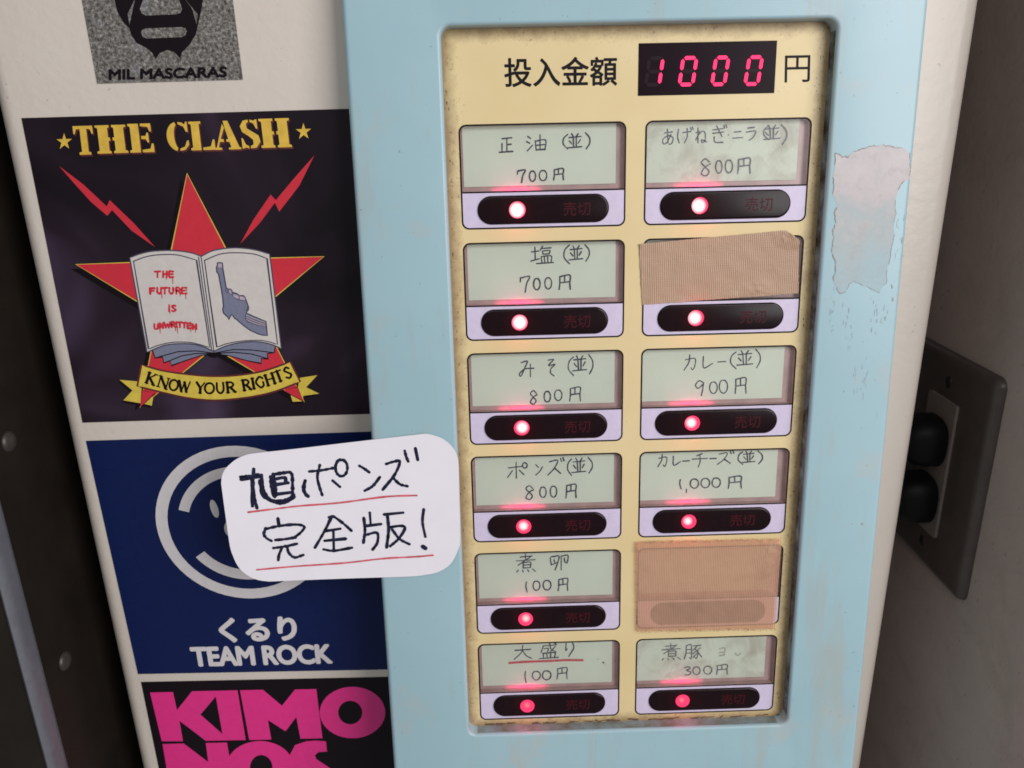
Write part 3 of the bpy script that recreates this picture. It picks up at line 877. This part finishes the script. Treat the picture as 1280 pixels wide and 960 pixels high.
# 2: star and open book sticker
tl = CREAM.at(27, 148.5, .2)
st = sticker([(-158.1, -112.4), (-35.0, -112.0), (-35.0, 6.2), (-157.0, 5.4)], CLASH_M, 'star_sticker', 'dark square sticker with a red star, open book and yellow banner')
z2 = Z(20, 130, 3.0476); z3 = Z(70, 290, 3.5556)
def inter(a, b_, c, d):
    a, b_, c, d = map(Vector, (a, b_, c, d)); r_, s_ = b_ - a, d - c
    t = ((c - a).x*s_.y - (c - a).y*s_.x)/(r_.x*s_.y - r_.y*s_.x); return tuple(a + r_*t)
T, Rr, BR, BL, Ll = (583, -256), (1188, 110), (1102, 752), (375, 778), (92, 145)
tips = [T, Rr, BR, BL, Ll]
starp = []
for k in range(5):
    starp.append(tips[k])
    starp.append(inter(tips[k], tips[(k+2) % 5], tips[k-1], tips[(k+1) % 5]))
starc = cpx(z3, starp)
sh = [(x - 2.6, y - 1.6) for x, y in starc]
mb = MB(); mb.poly(CREAM, sh, .30); mb.build('star_shadow', SBLACK, st)
mb = MB(); mb.stroke(CREAM, starc, 2.0, .315, True, False); mb.build('star_black_edge', SBLACK, st)
mb = MB(); mb.stroke(CREAM, starc, 1.15, .325, True, False); mb.build('star_gold_edge', BANNER, st)
mb = MB(); mb.poly(CREAM, starc, .335); mb.build('star', RED, st)
for zf, pts in ((z2, [(165,237),(255,305),(346,390),(357,366),(450,455),(529,544),(440,482),(366,404),(348,426),(285,372),(220,300)]),
                (z2, [(1137,195),(1080,310),(1003,410),(986,376),(930,452),(855,532),(905,440),(970,345),(990,366),(1058,285)])):
    mb = MB(); mb.poly(CREAM, cpx(zf, pts), .34); mb.build('lightning_bolt', RED, st)
# banner behind then book
tailL = [(283,657),(366,664),(384,704),(432,735),(426,772),(402,766),(382,762),(300,748),(340,704)]
tailR = [(1084,648),(1162,636),(1112,690),(1170,718),(1098,728),(1100,752),(1052,754),(1040,716),(1075,690)]
for tail, tip in ((tailL, [(382,702),(440,716),(375,780)]), (tailR, [(1010,705),(1072,688),(1102,754)])):
    mb = MB(); mb.poly(CREAM, cpx(z3, [(x - 6, y + 10) for x, y in tail]), .342); mb.build('banner_shadow', SBLACK, st)
    mb = MB(); mb.poly(CREAM, cpx(z3, tail), .35); mb.build('banner_tail', BANNER, st)
    mb = MB(); mb.poly(CREAM, cpx(z3, tip), .365); tp = mb.build('star_tip', RED, st)
    mb = MB(); mb.stroke(CREAM, cpx(z3, tip), .45, .37, True, False); mb.build('star_tip_edge', SBLACK, tp)
# page stacks
stL = [(428,522),(440,560),(474,556),(480,582),(506,572),(514,594),(560,577),(640,550),(702,540),(702,520),(640,490),(560,480),(470,490)]
stR = [(975,510),(970,536),(940,540),(942,564),(912,562),(912,584),(850,572),(770,550),(702,540),(702,520),(780,485),(880,470)]
for q in (stL, stR): mb = MB(); mb.poly(CREAM, cpx(z3, q), .36); mb.build('page_stack', GREYBLUE, st)
mb = MB(); zz = .372
for q in (stL[:10], stR[:10], [(702,538),(620,528),(540,532),(440,560)], [(702,540),(620,540),(560,550),(480,582)], [(702,538),(790,522),(870,524),(968,536)], [(702,540),(790,534),(870,542),(940,562)]):
    mb.stroke(CREAM, cpx(z3, q), .42, zz, False, False); zz += .003
mb.stroke(CREAM, cpx(z3, [(680,545),(702,550),(726,542)]), 1.6, zz)
mb.build('page_stack_lines', SBLACK, st)
def cr(pts, n=5):
    P = [Vector(p) for p in pts]; out = []
    for i in range(len(P) - 1):
        p1, p2 = P[i], P[i+1]; p0 = P[i-1] if i else p1*2 - p2; p3 = P[i+2] if i+2 < len(P) else p2*2 - p1
        for k in range(n):
            t = k/n; q = 0.5*((2*p1) + (p2-p0)*t + (2*p0-5*p1+4*p2-p3)*t*t + (3*p1-p0-3*p2+p3)*t**3); out.append((q.x, q.y))
    return out + [tuple(pts[-1])]
topL = cr([(328,114),(370,98),(430,85),(520,82),(600,92),(645,108)])
topR = cr([(645,108),(700,82),(790,70),(880,78),(950,98)])
botR = cr([(1002,518),(960,500),(900,488),(830,490),(760,505),(702,530)])
botL = cr([(702,530),(640,505),(580,496),(500,500),(450,515),(405,535)])
bookp = topL + topR[1:] + botR + botL[1:]
mb = MB(); mb.poly(CREAM, cpx(z3, bookp), .385); book = mb.build('open_book', BOOK, st)
mb = MB(); zz = .395
inL = cr([(345,130),(400,110),(460,101),(540,102),(625,125)]) + cr([(684,514),(640,500),(590,490),(520,490),(460,502),(412,520)]) + [(345,130)]
inR = cr([(660,126),(730,98),(800,92),(880,98),(938,118)]) + cr([(985,500),(940,486),(890,481),(820,485),(760,496),(715,512)]) + [(660,126)]
mb.stroke(CREAM, cpx(z3, bookp), .5, zz, True, False)
for q in (inL, inR, [(645,108),(702,530)], [(634,112),(692,522)]):
    zz += .003; mb.stroke(CREAM, cpx(z3, q), .42, zz, False, False)
mb.build('book_lines', BOOKLINE, book)
zg = Z(255, 315, 8.727)
gun = [(146,119),(172,115),(201,117),(207,180),(226,290),(243,388),(262,405),(290,404),(304,420),(312,440),(350,450),(372,462),(386,477),(430,475),(446,490),(458,520),(488,604),(484,630),(462,662),(500,682),(560,710),(620,735),(676,756),(684,830),(692,912),(640,906),(590,892),(510,856),(450,815),(400,775),(358,736),(336,724),(320,700),(303,682),(288,700),(271,738),(258,706),(236,688),(213,665),(205,628),(213,590),(205,500),(190,400),(172,310),(160,240),(142,220),(136,165),(148,150)]
mb = MB(); mb.poly(CREAM, cpx(zg, gun), .395); mb.build('pistol_print', GREYBLUE, book)
mb = MB(); zz = .425
mb.stroke(CREAM, cpx(zg, gun), .5, zz, True, False)
for q in ([(462,660),(452,700),(462,745),(520,778),(600,800),(676,812)], [(478,600),(462,640)], [(243,388),(240,430),(262,450)], [(312,440),(318,480),(350,510),(385,515)], [(386,477),(388,520),(440,532)], [(262,405),(270,440),(300,462)], [(465,702),(560,742),(672,776)], [(463,724),(560,765),(674,796)]):
    zz += .004; mb.stroke(CREAM, cpx(zg, q), .22, zz)
mb.build('pistol_lines', BOOKLINE, book)
mb = MB(); zz = .405
for q, wd in (([(466,690),(560,730),(668,765)], .34), ([(466,714),(560,755),(668,787)], .34), ([(468,736),(560,778),(668,804)], .34), ([(160,146),(192,146)], 1.5), ([(284,418),(290,448)], .9), ([(332,480),(366,490)], 1.3), ([(404,500),(432,508)], 1.3)):
    mb.stroke(CREAM, cpx(zg, q), wd, zz); zz += .004
mb.build('pistol_highlights', PINKGREY, book)
# dripping red words
LT = {'T': [[(0,.05),(1,0)],[(.5,.03),(.5,1)]], 'H': [[(.1,0),(.1,1)],[(.9,0),(.9,1)],[(.1,.5),(.9,.45)]], 'E': [[(.95,.02),(.1,.05),(.1,.95),(.95,.95)],[(.1,.5),(.85,.45)]],
 'F': [[(1,0),(.1,.05),(.1,1)],[(.1,.5),(.8,.45)]], 'U': [[(.1,0),(.12,.75),(.5,1),(.88,.75),(.9,0)]], 'R': [[(.1,1),(.1,0),(.7,.05),(.9,.28),(.6,.5),(.15,.52)],[(.5,.52),(1,1)]],
 'I': [[(.5,0),(.5,1)]], 'S': [[(.9,.1),(.5,0),(.1,.22),(.5,.48),(.9,.75),(.5,1),(.08,.9)]], 'N': [[(.1,1),(.1,0)],[(.1,.02),(.9,.98)],[(.9,1),(.9,0)]], 'W': [[(0,0),(.25,1)],[(.25,1),(.5,.3)],[(.5,.3),(.75,1)],[(.75,1),(1,0)]]}
mb = MB(); zz = .40
zt = Z(180, 325, 9.6)
for word, spans_, y0, y1 in (('THE', ((130,195),(225,280),(300,355)), 136, 206), ('FUTURE', ((70,130),(155,212),(222,280),(300,358),(385,440),(455,515)), 332, 402), ('IS', ((285,325),(335,385)), 542, 614),
                        ('UNWRITTEN', ((122,175),(188,236),(246,318),(330,378),(386,402),(412,456),(464,510),(522,568),(582,634)), 742, 802)):
    n = len(word)
    for i, (ch, (a0, a1)) in enumerate(zip(word, spans_)):
        oy = 26*((i/(n - 1) - .5)*2)**2 if n == 9 else (5 if n == 6 and i == 0 else 0)
        for s_ in LT[ch]:
            mb.stroke(CREAM, cpx(zt, [(a0 + u*(a1 - a0), y0 + oy + v*(y1 - y0)) for u, v in s_]), .80, zz, False, len(s_) > 3, wob=.6); zz += .005
for xx, ya, yb in ((347,200,284),(268,200,232),(216,398,458),(503,400,468),(436,396,432),(312,610,640),(196,826,878),(404,796,880),(380,796,850),(560,806,862),(620,820,866)):
    mb.stroke(CREAM, cpx(zt, [(xx, ya), (xx + 4, yb)]), .34, zz, taper=.5); zz += .005
mb.build('red_words', RED, book)
# banner front
bt = cr([(380,590),(470,615),(560,629),(680,640),(800,637),(920,618),(1042,577)])
bb = cr([(1086,665),(980,706),(880,730),(760,745),(680,747),(580,736),(480,714),(362,685)])
mb = MB(); mb.poly(CREAM, cpx(z3, bt + bb), .42); ban = mb.build('banner', BANNER, st)
mb = MB(); mb.stroke(CREAM, cpx(z3, bt + bb), .75, .43, True, False); mb.build('banner_edge', BROWNRED, ban)
SER = {'K': [(.18,0,.18,1,2),(.9,1,.22,.45,1),(.35,.55,.95,0,2)], 'N': [(.15,0,.15,1,1),(.15,1,.85,0,2),(.85,0,.85,1,1)], 'W': [(0,1,.28,0,2),(.28,0,.5,.9,1),(.5,.9,.74,0,2),(.74,0,1,1,1)],
 'Y': [(.05,1,.5,.48,2),(.95,1,.5,.48,1),(.5,0,.5,.48,2)], 'R': [(.18,0,.18,1,2),(.5,.48,.98,0,2)], 'I': [(.5,0,.5,1,2)], 'H': [(.15,0,.15,1,2),(.85,0,.85,1,2),(.15,.52,.85,.52,1)],
 'T': [(.5,0,.5,1,2),(.05,.97,.95,.97,1)], 'O': [], 'U': [], 'G': [], 'S': []}
CUR = {'O': [[(.5 + .46*math.sin(t), .5 + .5*math.cos(t)) for t in [2*math.pi*k/12 for k in range(13)]]], 'U': [[(.15,1),(.15,.3),(.5,0),(.85,.3),(.85,1)]],
 'G': [[(.9,.82),(.55,1),(.08,.55),(.5,0),(.88,.15),(.88,.45)]], 'S': [[(.82,.85),(.5,1),(.15,.78),(.5,.52),(.88,.25),(.5,0),(.12,.14)]], 'R': [[(.18,.97),(.6,.97),(.85,.75),(.6,.5),(.2,.5)]]}
SF = {'K': [.18,.9], 'N': [.15,.85], 'Y': [.5], 'R': [.18,.95], 'I': [.5], 'H': [.15,.85], 'T': [.5]}
spans = [('K',395,436),('N',446,496),('O',500,540),('W',544,592),('Y',622,660),('O',660,704),('U',712,752),('R',758,798),('R',832,868),('I',874,888),('G',892,930),('H',938,980),('T',982,1016),('S',1024,1054)]
base_c = cr([(395,668),(500,699),(600,712),(700,717),(780,712),(860,700),(950,680),(1060,640)], 8)
def basey(x):
    for p, q in zip(base_c, base_c[1:]):
        if p[0] <= x <= q[0]: return p[1] + (q[1] - p[1])*(x - p[0])/(q[0] - p[0]), (q[1] - p[1])/(q[0] - p[0])
    return base_c[-1][1], -.35
mb = MB(); zz = .432
for ch, xa, xb in spans:
    xm = (xa + xb)/2; y, sl = basey(xm); hgt = 46
    def L_(u, v): 
        dx = (u - .5)*(xb - xa); return (xm + dx + sl*v*hgt, y + sl*dx - v*hgt)
    for (u0, v0, u1, v1, wt) in SER[ch]:
        mb.stroke(CREAM, cpx(z3, [L_(u0, v0), L_(u1, v1)]), .62 if wt == 1 else 1.15, zz); zz += .001
    for s_ in CUR.get(ch, []):
        mb.stroke(CREAM, cpx(z3, [L_(u, v) for u, v in s_]), .9, zz); zz += .001
    hw = 7/(xb - xa)
    for u in SF.get(ch, []):
        for v in ((0,) if ch in 'YT' else (0, 1)):
            if ch == 'R' and (v == 1 and u > .5): continue
            mb.stroke(CREAM, cpx(z3, [L_(u - hw, v), L_(u + hw, v)]), .5, zz); zz += .001
mb.build('banner_lettering', SBLACK, ban)
# stencil title
def R4(x0, y0, x1, y1): return [(x0, y0), (x1, y0), (x1, y1), (x0, y1)]
def arcband(cx, cy, rxo, ryo, rxi, ryi, a0, a1, n=10):
    o_ = [(cx + rxo*math.cos(math.radians(a0 + (a1 - a0)*k/n)), cy + ryo*math.sin(math.radians(a0 + (a1 - a0)*k/n))) for k in range(n + 1)]
    i_ = [(cx + rxi*math.cos(math.radians(a1 + (a0 - a1)*k/n)), cy + ryi*math.sin(math.radians(a1 + (a0 - a1)*k/n))) for k in range(n + 1)]
    return o_ + i_
STN = {
 'T': [[(0,1),(1,1),(1,.72),(.93,.72),(.86,.88),(.68,.9),(.68,.1),(.8,.08),(.8,0),(.2,0),(.2,.08),(.34,.1),(.34,.9),(.14,.88),(.07,.72),(0,.72)]],
 'H': [[(0,1),(.46,1),(.46,.93),(.40,.9),(.40,.56),(.46,.56),(.46,.45),(.40,.45),(.40,.1),(.46,.07),(.46,0),(0,0),(0,.07),(.08,.1),(.08,.9),(0,.93)],
       [(1,1),(.54,1),(.54,.93),(.60,.9),(.60,.56),(.54,.56),(.54,.45),(.60,.45),(.60,.1),(.54,.07),(.54,0),(1,0),(1,.07),(.92,.1),(.92,.9),(1,.93)]],
 'E': [[(0,1),(.44,1),(.44,0),(0,0),(0,.07),(.09,.1),(.09,.9),(0,.93)], [(.52,1),(.95,1),(.95,.72),(.88,.72),(.82,.88),(.52,.91)], [(.52,.57),(.7,.57),(.76,.68),(.82,.68),(.82,.34),(.76,.34),(.7,.46),(.52,.46)], [(.52,0),(1,0),(1,.3),(.92,.3),(.85,.12),(.52,.09)]],
 'C': [arcband(.5,.5,.5,.5,.16,.40,100,260,14), [(.56,1),(.75,.97),(.86,.9),(.92,1),(.98,1),(.98,.65),(.9,.65),(.8,.84),(.56,.92)], [(.56,0),(.8,.04),(.98,.2),(.98,.36),(.9,.34),(.78,.14),(.56,.08)]],
 'L': [[(0,1),(.5,1),(.5,.93),(.42,.9),(.42,0),(0,0),(0,.07),(.09,.1),(.09,.9),(0,.93)], [(.5,0),(1,0),(1,.36),(.93,.36),(.82,.12),(.5,.09)]],
 'A': [[(.40,1),(.58,1),(.93,.08),(1,.06),(1,0),(.52,0),(.52,.06),(.62,.08),(.57,.27),(.46,.27),(.46,.36),(.54,.36),(.46,.68)], [(.36,.9),(.42,.76),(.25,.38),(.36,.36),(.36,.27),(.2,.27),(.14,.08),(.26,.06),(.26,0),(0,0),(0,.06),(.06,.08)]],
 'S': [[(.46,1),(.2,.97),(.02,.78),(.1,.58),(.4,.44),(.62,.3),(.62,.14),(.46,.08),(.46,0),(.75,.02),(.98,.22),(.92,.44),(.62,.58),(.36,.70),(.34,.86),(.46,.92)], [(.54,1),(.74,.96),(.84,1),(.9,1),(.9,.68),(.83,.68),(.72,.86),(.54,.92)], [(.38,0),(.22,.04),(.1,0),(.03,0),(.03,.36),(.1,.36),(.22,.14),(.38,.08)]],
}
tit = [('T',262,330,538,438),('H',338,445,533,435),('E',452,536,530,430),('C',584,660,525,424),('L',664,748,522,422),('A',748,838,520,420),('S',840,908,516,416),('H',908,1014,513,412)]
mb = MB(); mbs = MB()
for ch, xa, xb, yb, yt in tit:
    for pl in STN[ch]:
        mp = lambda u, v, dx=0, dy=0: CREAM.at(*z1(xa + u*(xb - xa) - (1 - v)*0 + dx, yb + (yt - yb)*v - (u - .5)*(xb - xa)*.03 + dy), .33)
        tlx = -(0.5)*10
        mb.poly(CREAM, [mp(u, v, (1 - v)*12 - 10) for u, v in pl], .36)
        mbs.poly(CREAM, [mp(u, v, (1 - v)*12 - 5, 6) for u, v in pl], .33)
mbs.build('title_shadow', BROWNRED, st); 
mb.build('title_lettering', GOLD, st)
for cx, cy in ((224, 493), (1056, 458)):
    mb = MB(); pts = []
    for k in range(10):
        rr = 30 if k % 2 == 0 else 11.5
        pts.append((cx + rr*math.sin(k*math.pi/5 - .03)*.93, cy - rr*math.cos(k*math.pi/5 - .03)))
    mb.poly(CREAM, cpx(z1, pts), .36); mb.build('title_star', GOLD, st)

# 3: navy sticker with ring face
st = sticker([(-157.0, -236.5), (-35.0, -238.6), (-35.0, -119.9), (-158.3, -120.5)], NAVY, 'navy_sticker', 'navy blue sticker with a white ring face, half hidden by the note')
zk = Z(0, 520, 2.56)
cc = Vector(CREAM.at(*zk(778, 348), .3)); RR = (Vector(CREAM.at(*zk(498, 328), .3)) - cc).length
def arc(a0, a1, ro, ri): return arcband(cc.x, cc.y, RR*ro, RR*ro, RR*ri, RR*ri, a0, a1, 48)
mb = MB()
mb.poly(CREAM, arc(20, 312, 1.0, .865), .31)
mb.poly(CREAM, arc(30, 163, .745, .625), .31)
mb.poly(CREAM, arc(214, 318, .735, .60), .31)
for x, y, rx, ry in ((686, 297, 1.6, 4.3), (752, 362, 4.6, 4.9), (850, 290, 1.6, 4.3)):
    q = CREAM.at(*zk(x, y), .3); mb.poly(CREAM, ell(q[0], q[1], rx, ry, 24, .12), .31)
mb.build('ring_face', SWHITE, st)
mb = MB(); text_mesh(mb, 'くるり', CREAM, zk(700, 650), zk(943, 643), zk(708, 723), .31, .05)
mb.build('kana_lettering', SWHITE, st)
mb = MB(); text_mesh(mb, 'TEAM ROCK', CREAM, zk(610, 742), zk(1056, 732), zk(620, 800), .31, .055, .96)
mb.build('lettering', SWHITE, st)

# 4: black sticker with pink block letters
st = sticker([(-156.6, -360), (-35.0, -361), (-35.0, -242.8), (-156.4, -241.0)], SBLACK, 'pink_lettered_sticker', 'black sticker with big pink block letters below the navy one')
zq = Z(100, 740, 3.2)
mb = MB(); zz = .31
mb.poly(CREAM, [cpx(zq, [(280,402),(372,400),(388,472),(448,397),(630,393),(663,592),(503,595),(398,515),(412,597),(327,597)]), cpx(zq, [(482,490),(543,418),(570,568)])], zz)
mb.poly(CREAM, cpx(zq, [(640,393),(732,391),(808,455),(860,390),(945,388),(970,585),(882,587),(865,500),(822,557),(752,512),(765,590),(677,592)]), zz)
mb.poly(CREAM, [cpx(zq, ell(1090, 482, 131, 103)), cpx(zq, ell(1081, 482, 48, 47))], zz + .012)
mb.poly(CREAM, cpx(zq, [(330,608),(415,606),(513,680),(503,604),(588,602),(622,805),(540,806),(437,728),(450,808),(364,810)]), zz)
mb.poly(CREAM, [cpx(zq, ell(720, 700, 135, 104)), cpx(zq, ell(725, 702, 45, 50))], zz + .012)
mb.poly(CREAM, cpx(zq, [(984,597),(988,638),(955,640),(940,652),(945,668),(1000,704),(1010,760),(960,800),(860,806),(852,760),(900,755),(905,740),(850,700),(838,655),(860,612),(905,597),(940,594)]), zz + .018)
mb.build('block_lettering', PINK, st)

# ------------------------------------------------------------------ the handwritten note across cream and blue
zn = Z(270, 520, 4.0)
NZ = ZB + .35
outl = [(32,330),(36,295),(50,262),(75,235),(105,212),(140,196),(190,184),(400,163),(700,128),(1010,90),(1045,86),(1085,92),(1130,108),(1165,132),(1190,160),(1206,195),(1214,240),(1218,420),(1222,610),(1215,650),(1200,690),(1178,728),(1145,757),(1105,777),(1060,788),(960,800),(640,812),(310,822),(255,821),(210,813),(170,795),(135,768),(110,735),(92,695),(75,640),(52,480)]
outn = [PANEL.at(*zn(*p), NZ) for p in outl]
NXM = sum(p[0] for p in outn)/len(outn)
def curl(x): return .15 + .00062*(x - NXM)**2
class Curled:                                          # the panel plane, bent with the paper
    def __call__(s, x, y, z=0): return PANEL(x, y, z + curl(x))
NF = Curled()
def clip(poly, x, keep_right):
    out = []
    for i in range(len(poly)):
        p, q = poly[i], poly[(i+1) % len(poly)]
        ip, iq = (p[0] >= x) == keep_right, (q[0] >= x) == keep_right
        if ip: out.append(p)
        if ip != iq:
            t = (x - p[0])/(q[0] - p[0]); out.append((x, p[1] + t*(q[1] - p[1])))
    return out
mb = MB()
full = cr(outn + [outn[0]], 4)[:-1]
lo_, hi_ = min(p[0] for p in full), max(p[0] for p in full)
for k in range(24):
    xa, xb = lo_ + (hi_ - lo_)*k/24, lo_ + (hi_ - lo_)*(k + 1)/24
    st_ = clip(clip(full, xa, True), xb, False) if k else clip(full, xb, False)
    if len(st_) > 2:
        mb.poly(NF, st_, NZ)
rim_ = full
mb.grid([[NF(x, y, NZ - .22) for x, y in rim_[::-1]], [NF(x, y, NZ) for x, y in rim_[::-1]]], True)
note = tag(mb.build('paper_note', PAPER), 'rounded white paper note in black marker with red underlines, stuck across the panel edge', 'note')
NS = [[(128,300),(170,298),(215,290)],[(130,312),(215,302)],[(192,262),(188,330),(186,445)],[(182,300),(190,380),(208,455)],[(230,292),(238,360),(262,405),(300,428),(345,432),(392,402)],[(222,320),(236,390),(280,420),(350,418),(390,392)],
      [(288,288),(296,340),(304,392)],[(288,290),(340,282),(378,284),(384,340),(384,400)],[(304,340),(362,332)],[(306,388),(376,380)],[(300,312),(345,306),(350,330)],[(276,300),(284,370),(296,400)],
      [(447,322),(440,352),(446,385),(462,400)],[(443,335),(440,370),(455,396)],[(468,276),(530,270),(592,258)],[(520,244),(508,300),(516,345),(532,394)],[(584,322),(620,353)],O(628,258,30,42),[(718,248),(742,262),(767,280)],[(745,372),(785,348),(820,304)],
      [(852,238),(890,226),(920,226),(895,290),(835,366)],[(884,305),(920,338),(958,348)],[(945,172),(952,200),(962,224)],[(998,158),(1010,216)],
      [(312,508),(318,548)],[(252,556),(243,585),(256,606),(280,620)],[(252,560),(320,546),(400,540),(442,550),(430,575),(398,602)],[(300,616),(350,612),(400,604)],[(290,656),(350,648),(406,636)],[(332,655),(318,690),(314,716)],[(358,648),(366,680),(395,704),(438,692)],
      [(580,500),(545,572),(496,656)],[(566,505),(590,502),(640,538),(678,572)],[(545,574),(622,562)],[(588,572),(590,662)],[(545,622),(650,612)],[(540,665),(590,672),(680,657)],
      [(740,508),(746,570),(738,632)],[(770,482),(775,545)],[(748,548),(826,538)],[(752,592),(806,582),(808,630),(784,666)],[(842,490),(936,480)],[(858,490),(864,570),(854,655)],[(868,554),(925,546),(946,558),(915,610),(872,648)],[(882,565),(920,612),(968,637)],
      [(1040,462),(1034,525),(1048,598)],[(1036,648),(1048,656)]]
mb = MB(); zz = NZ + .04
for i, s_ in enumerate(NS):
    wd = (1.75 if i < 14 else 1.42)
    if i == len(NS) - 1: wd = 2.2
    mb.stroke(NF, [PANEL.at(*zn(*p), NZ) for p in s_], wd*.81, zz, wob=.5); zz += .004
mb.build('handwriting', MARKER, note)
mb = MB()
for s_ in ([(166,475),(300,460),(420,447),(620,432),(850,401),(1005,393)], [(210,762),(400,748),(640,733),(840,710),(1000,699),(1086,690)]):
    mb.stroke(NF, [PANEL.at(*zn(*p), NZ) for p in s_], .72, zz, wob=.4); zz += .01
mb.build('red_underlines', REDINK, note)

# ------------------------------------------------------------------ wall outlet with two plugs
zo = Z(1060, 380, 2.4)
out = empty('wall_outlet', WALL(-50, -163, 0), 'bronze grey double outlet plate on the wall beside the machine', 'outlet')
c1, c2 = WALL.at(1253, 476, 3), WALL.at(1200, 754, 3)
ub, vt, vb = (c1[0] + c2[0])/2, WALL.at(1253, 476, 3)[1], WALL.at(1200, 756, 3)[1]
ua = ub - 72
mb = MB(); rows = []
for k in range(6):
    a = math.pi/2*k/5; d = 4.5*(1 - math.cos(a))
    rows.append([WALL(x, y, .05 + 4.2*math.sin(a)) for x, y in rrect(ua + d, vb + d, ub - d, vt - d, 4.8 - d*.6, 6)])
mb.grid(rows, True); mb.poly(WALL, rrect(ua + 4.5, vb + 4.5, ub - 4.5, vt - 4.5, 4.8 - 2.7, 6), 4.25)
cover = mb.build('cover_plate', PLATEMETAL, out, True, 50)
um = (ua + ub)/2; vm = (vt + vb)/2
mb = MB(); mb.prism(WALL, rrect(um - 12, vm - 34, um + 12, vm + 34, 1.2, 4), 4.0, 5.6)
ins = mb.build('socket_insert', INSERT, out)
for sv in (42, -42):
    mb = MB(); mb.dome(WALL, um, vm + sv, 4.2, 3.0, 1.0)
    mb.build('screw', plain('dark_screw', (.03, .026, .024), .4, metal=.5), out, True)
for k, sv in enumerate((13, -17)):
    e = empty('power_plug', WALL(um, vm + sv, 5.6), ('black power plug in the upper socket of the outlet', 'black power plug in the lower socket of the outlet')[k], 'plug')
    e['group'] = 'plugs in the wall outlet'
    mb = MB(); rows = []
    for rr, h in ((10.6, 5.7), (11.4, 6.6), (11.4, 12), (10.4, 17), (7.5, 21), (6.2, 22.5), (6.0, 26)):
        rows.append([WALL(um + rr*math.copysign(abs(math.cos(a))**.75, math.cos(a)), vm + sv + 1.08*rr*math.copysign(abs(math.sin(a))**.75, math.sin(a)), h) for a in [2*math.pi*q_/32 for q_ in range(32)]])
    mb.grid(rows, True); mb.poly(WALL, ell(um, vm + sv, 6, 6.4, 32), 26)
    mb.build('plug_body', RUBBER, e, True, 45)
    mb = MB(); rows = []
    for i in range(13):
        t = i/12
        cpos = (um - 2 - 60*t*t, vm + sv - 10*t, 22 + 6*math.sin(t*math.pi*.5))
        rows.append([WALL(cpos[0] + (3 if t < .1 else 2.6)*math.sin(a)*.6, cpos[1] + 2.8*math.cos(a), cpos[2] + 2.6*math.sin(a)) for a in [2*math.pi*q/12 for q in range(12)]])
    mb.grid(rows, True)
    mb.build('cord', RUBBER, e, True, 60)
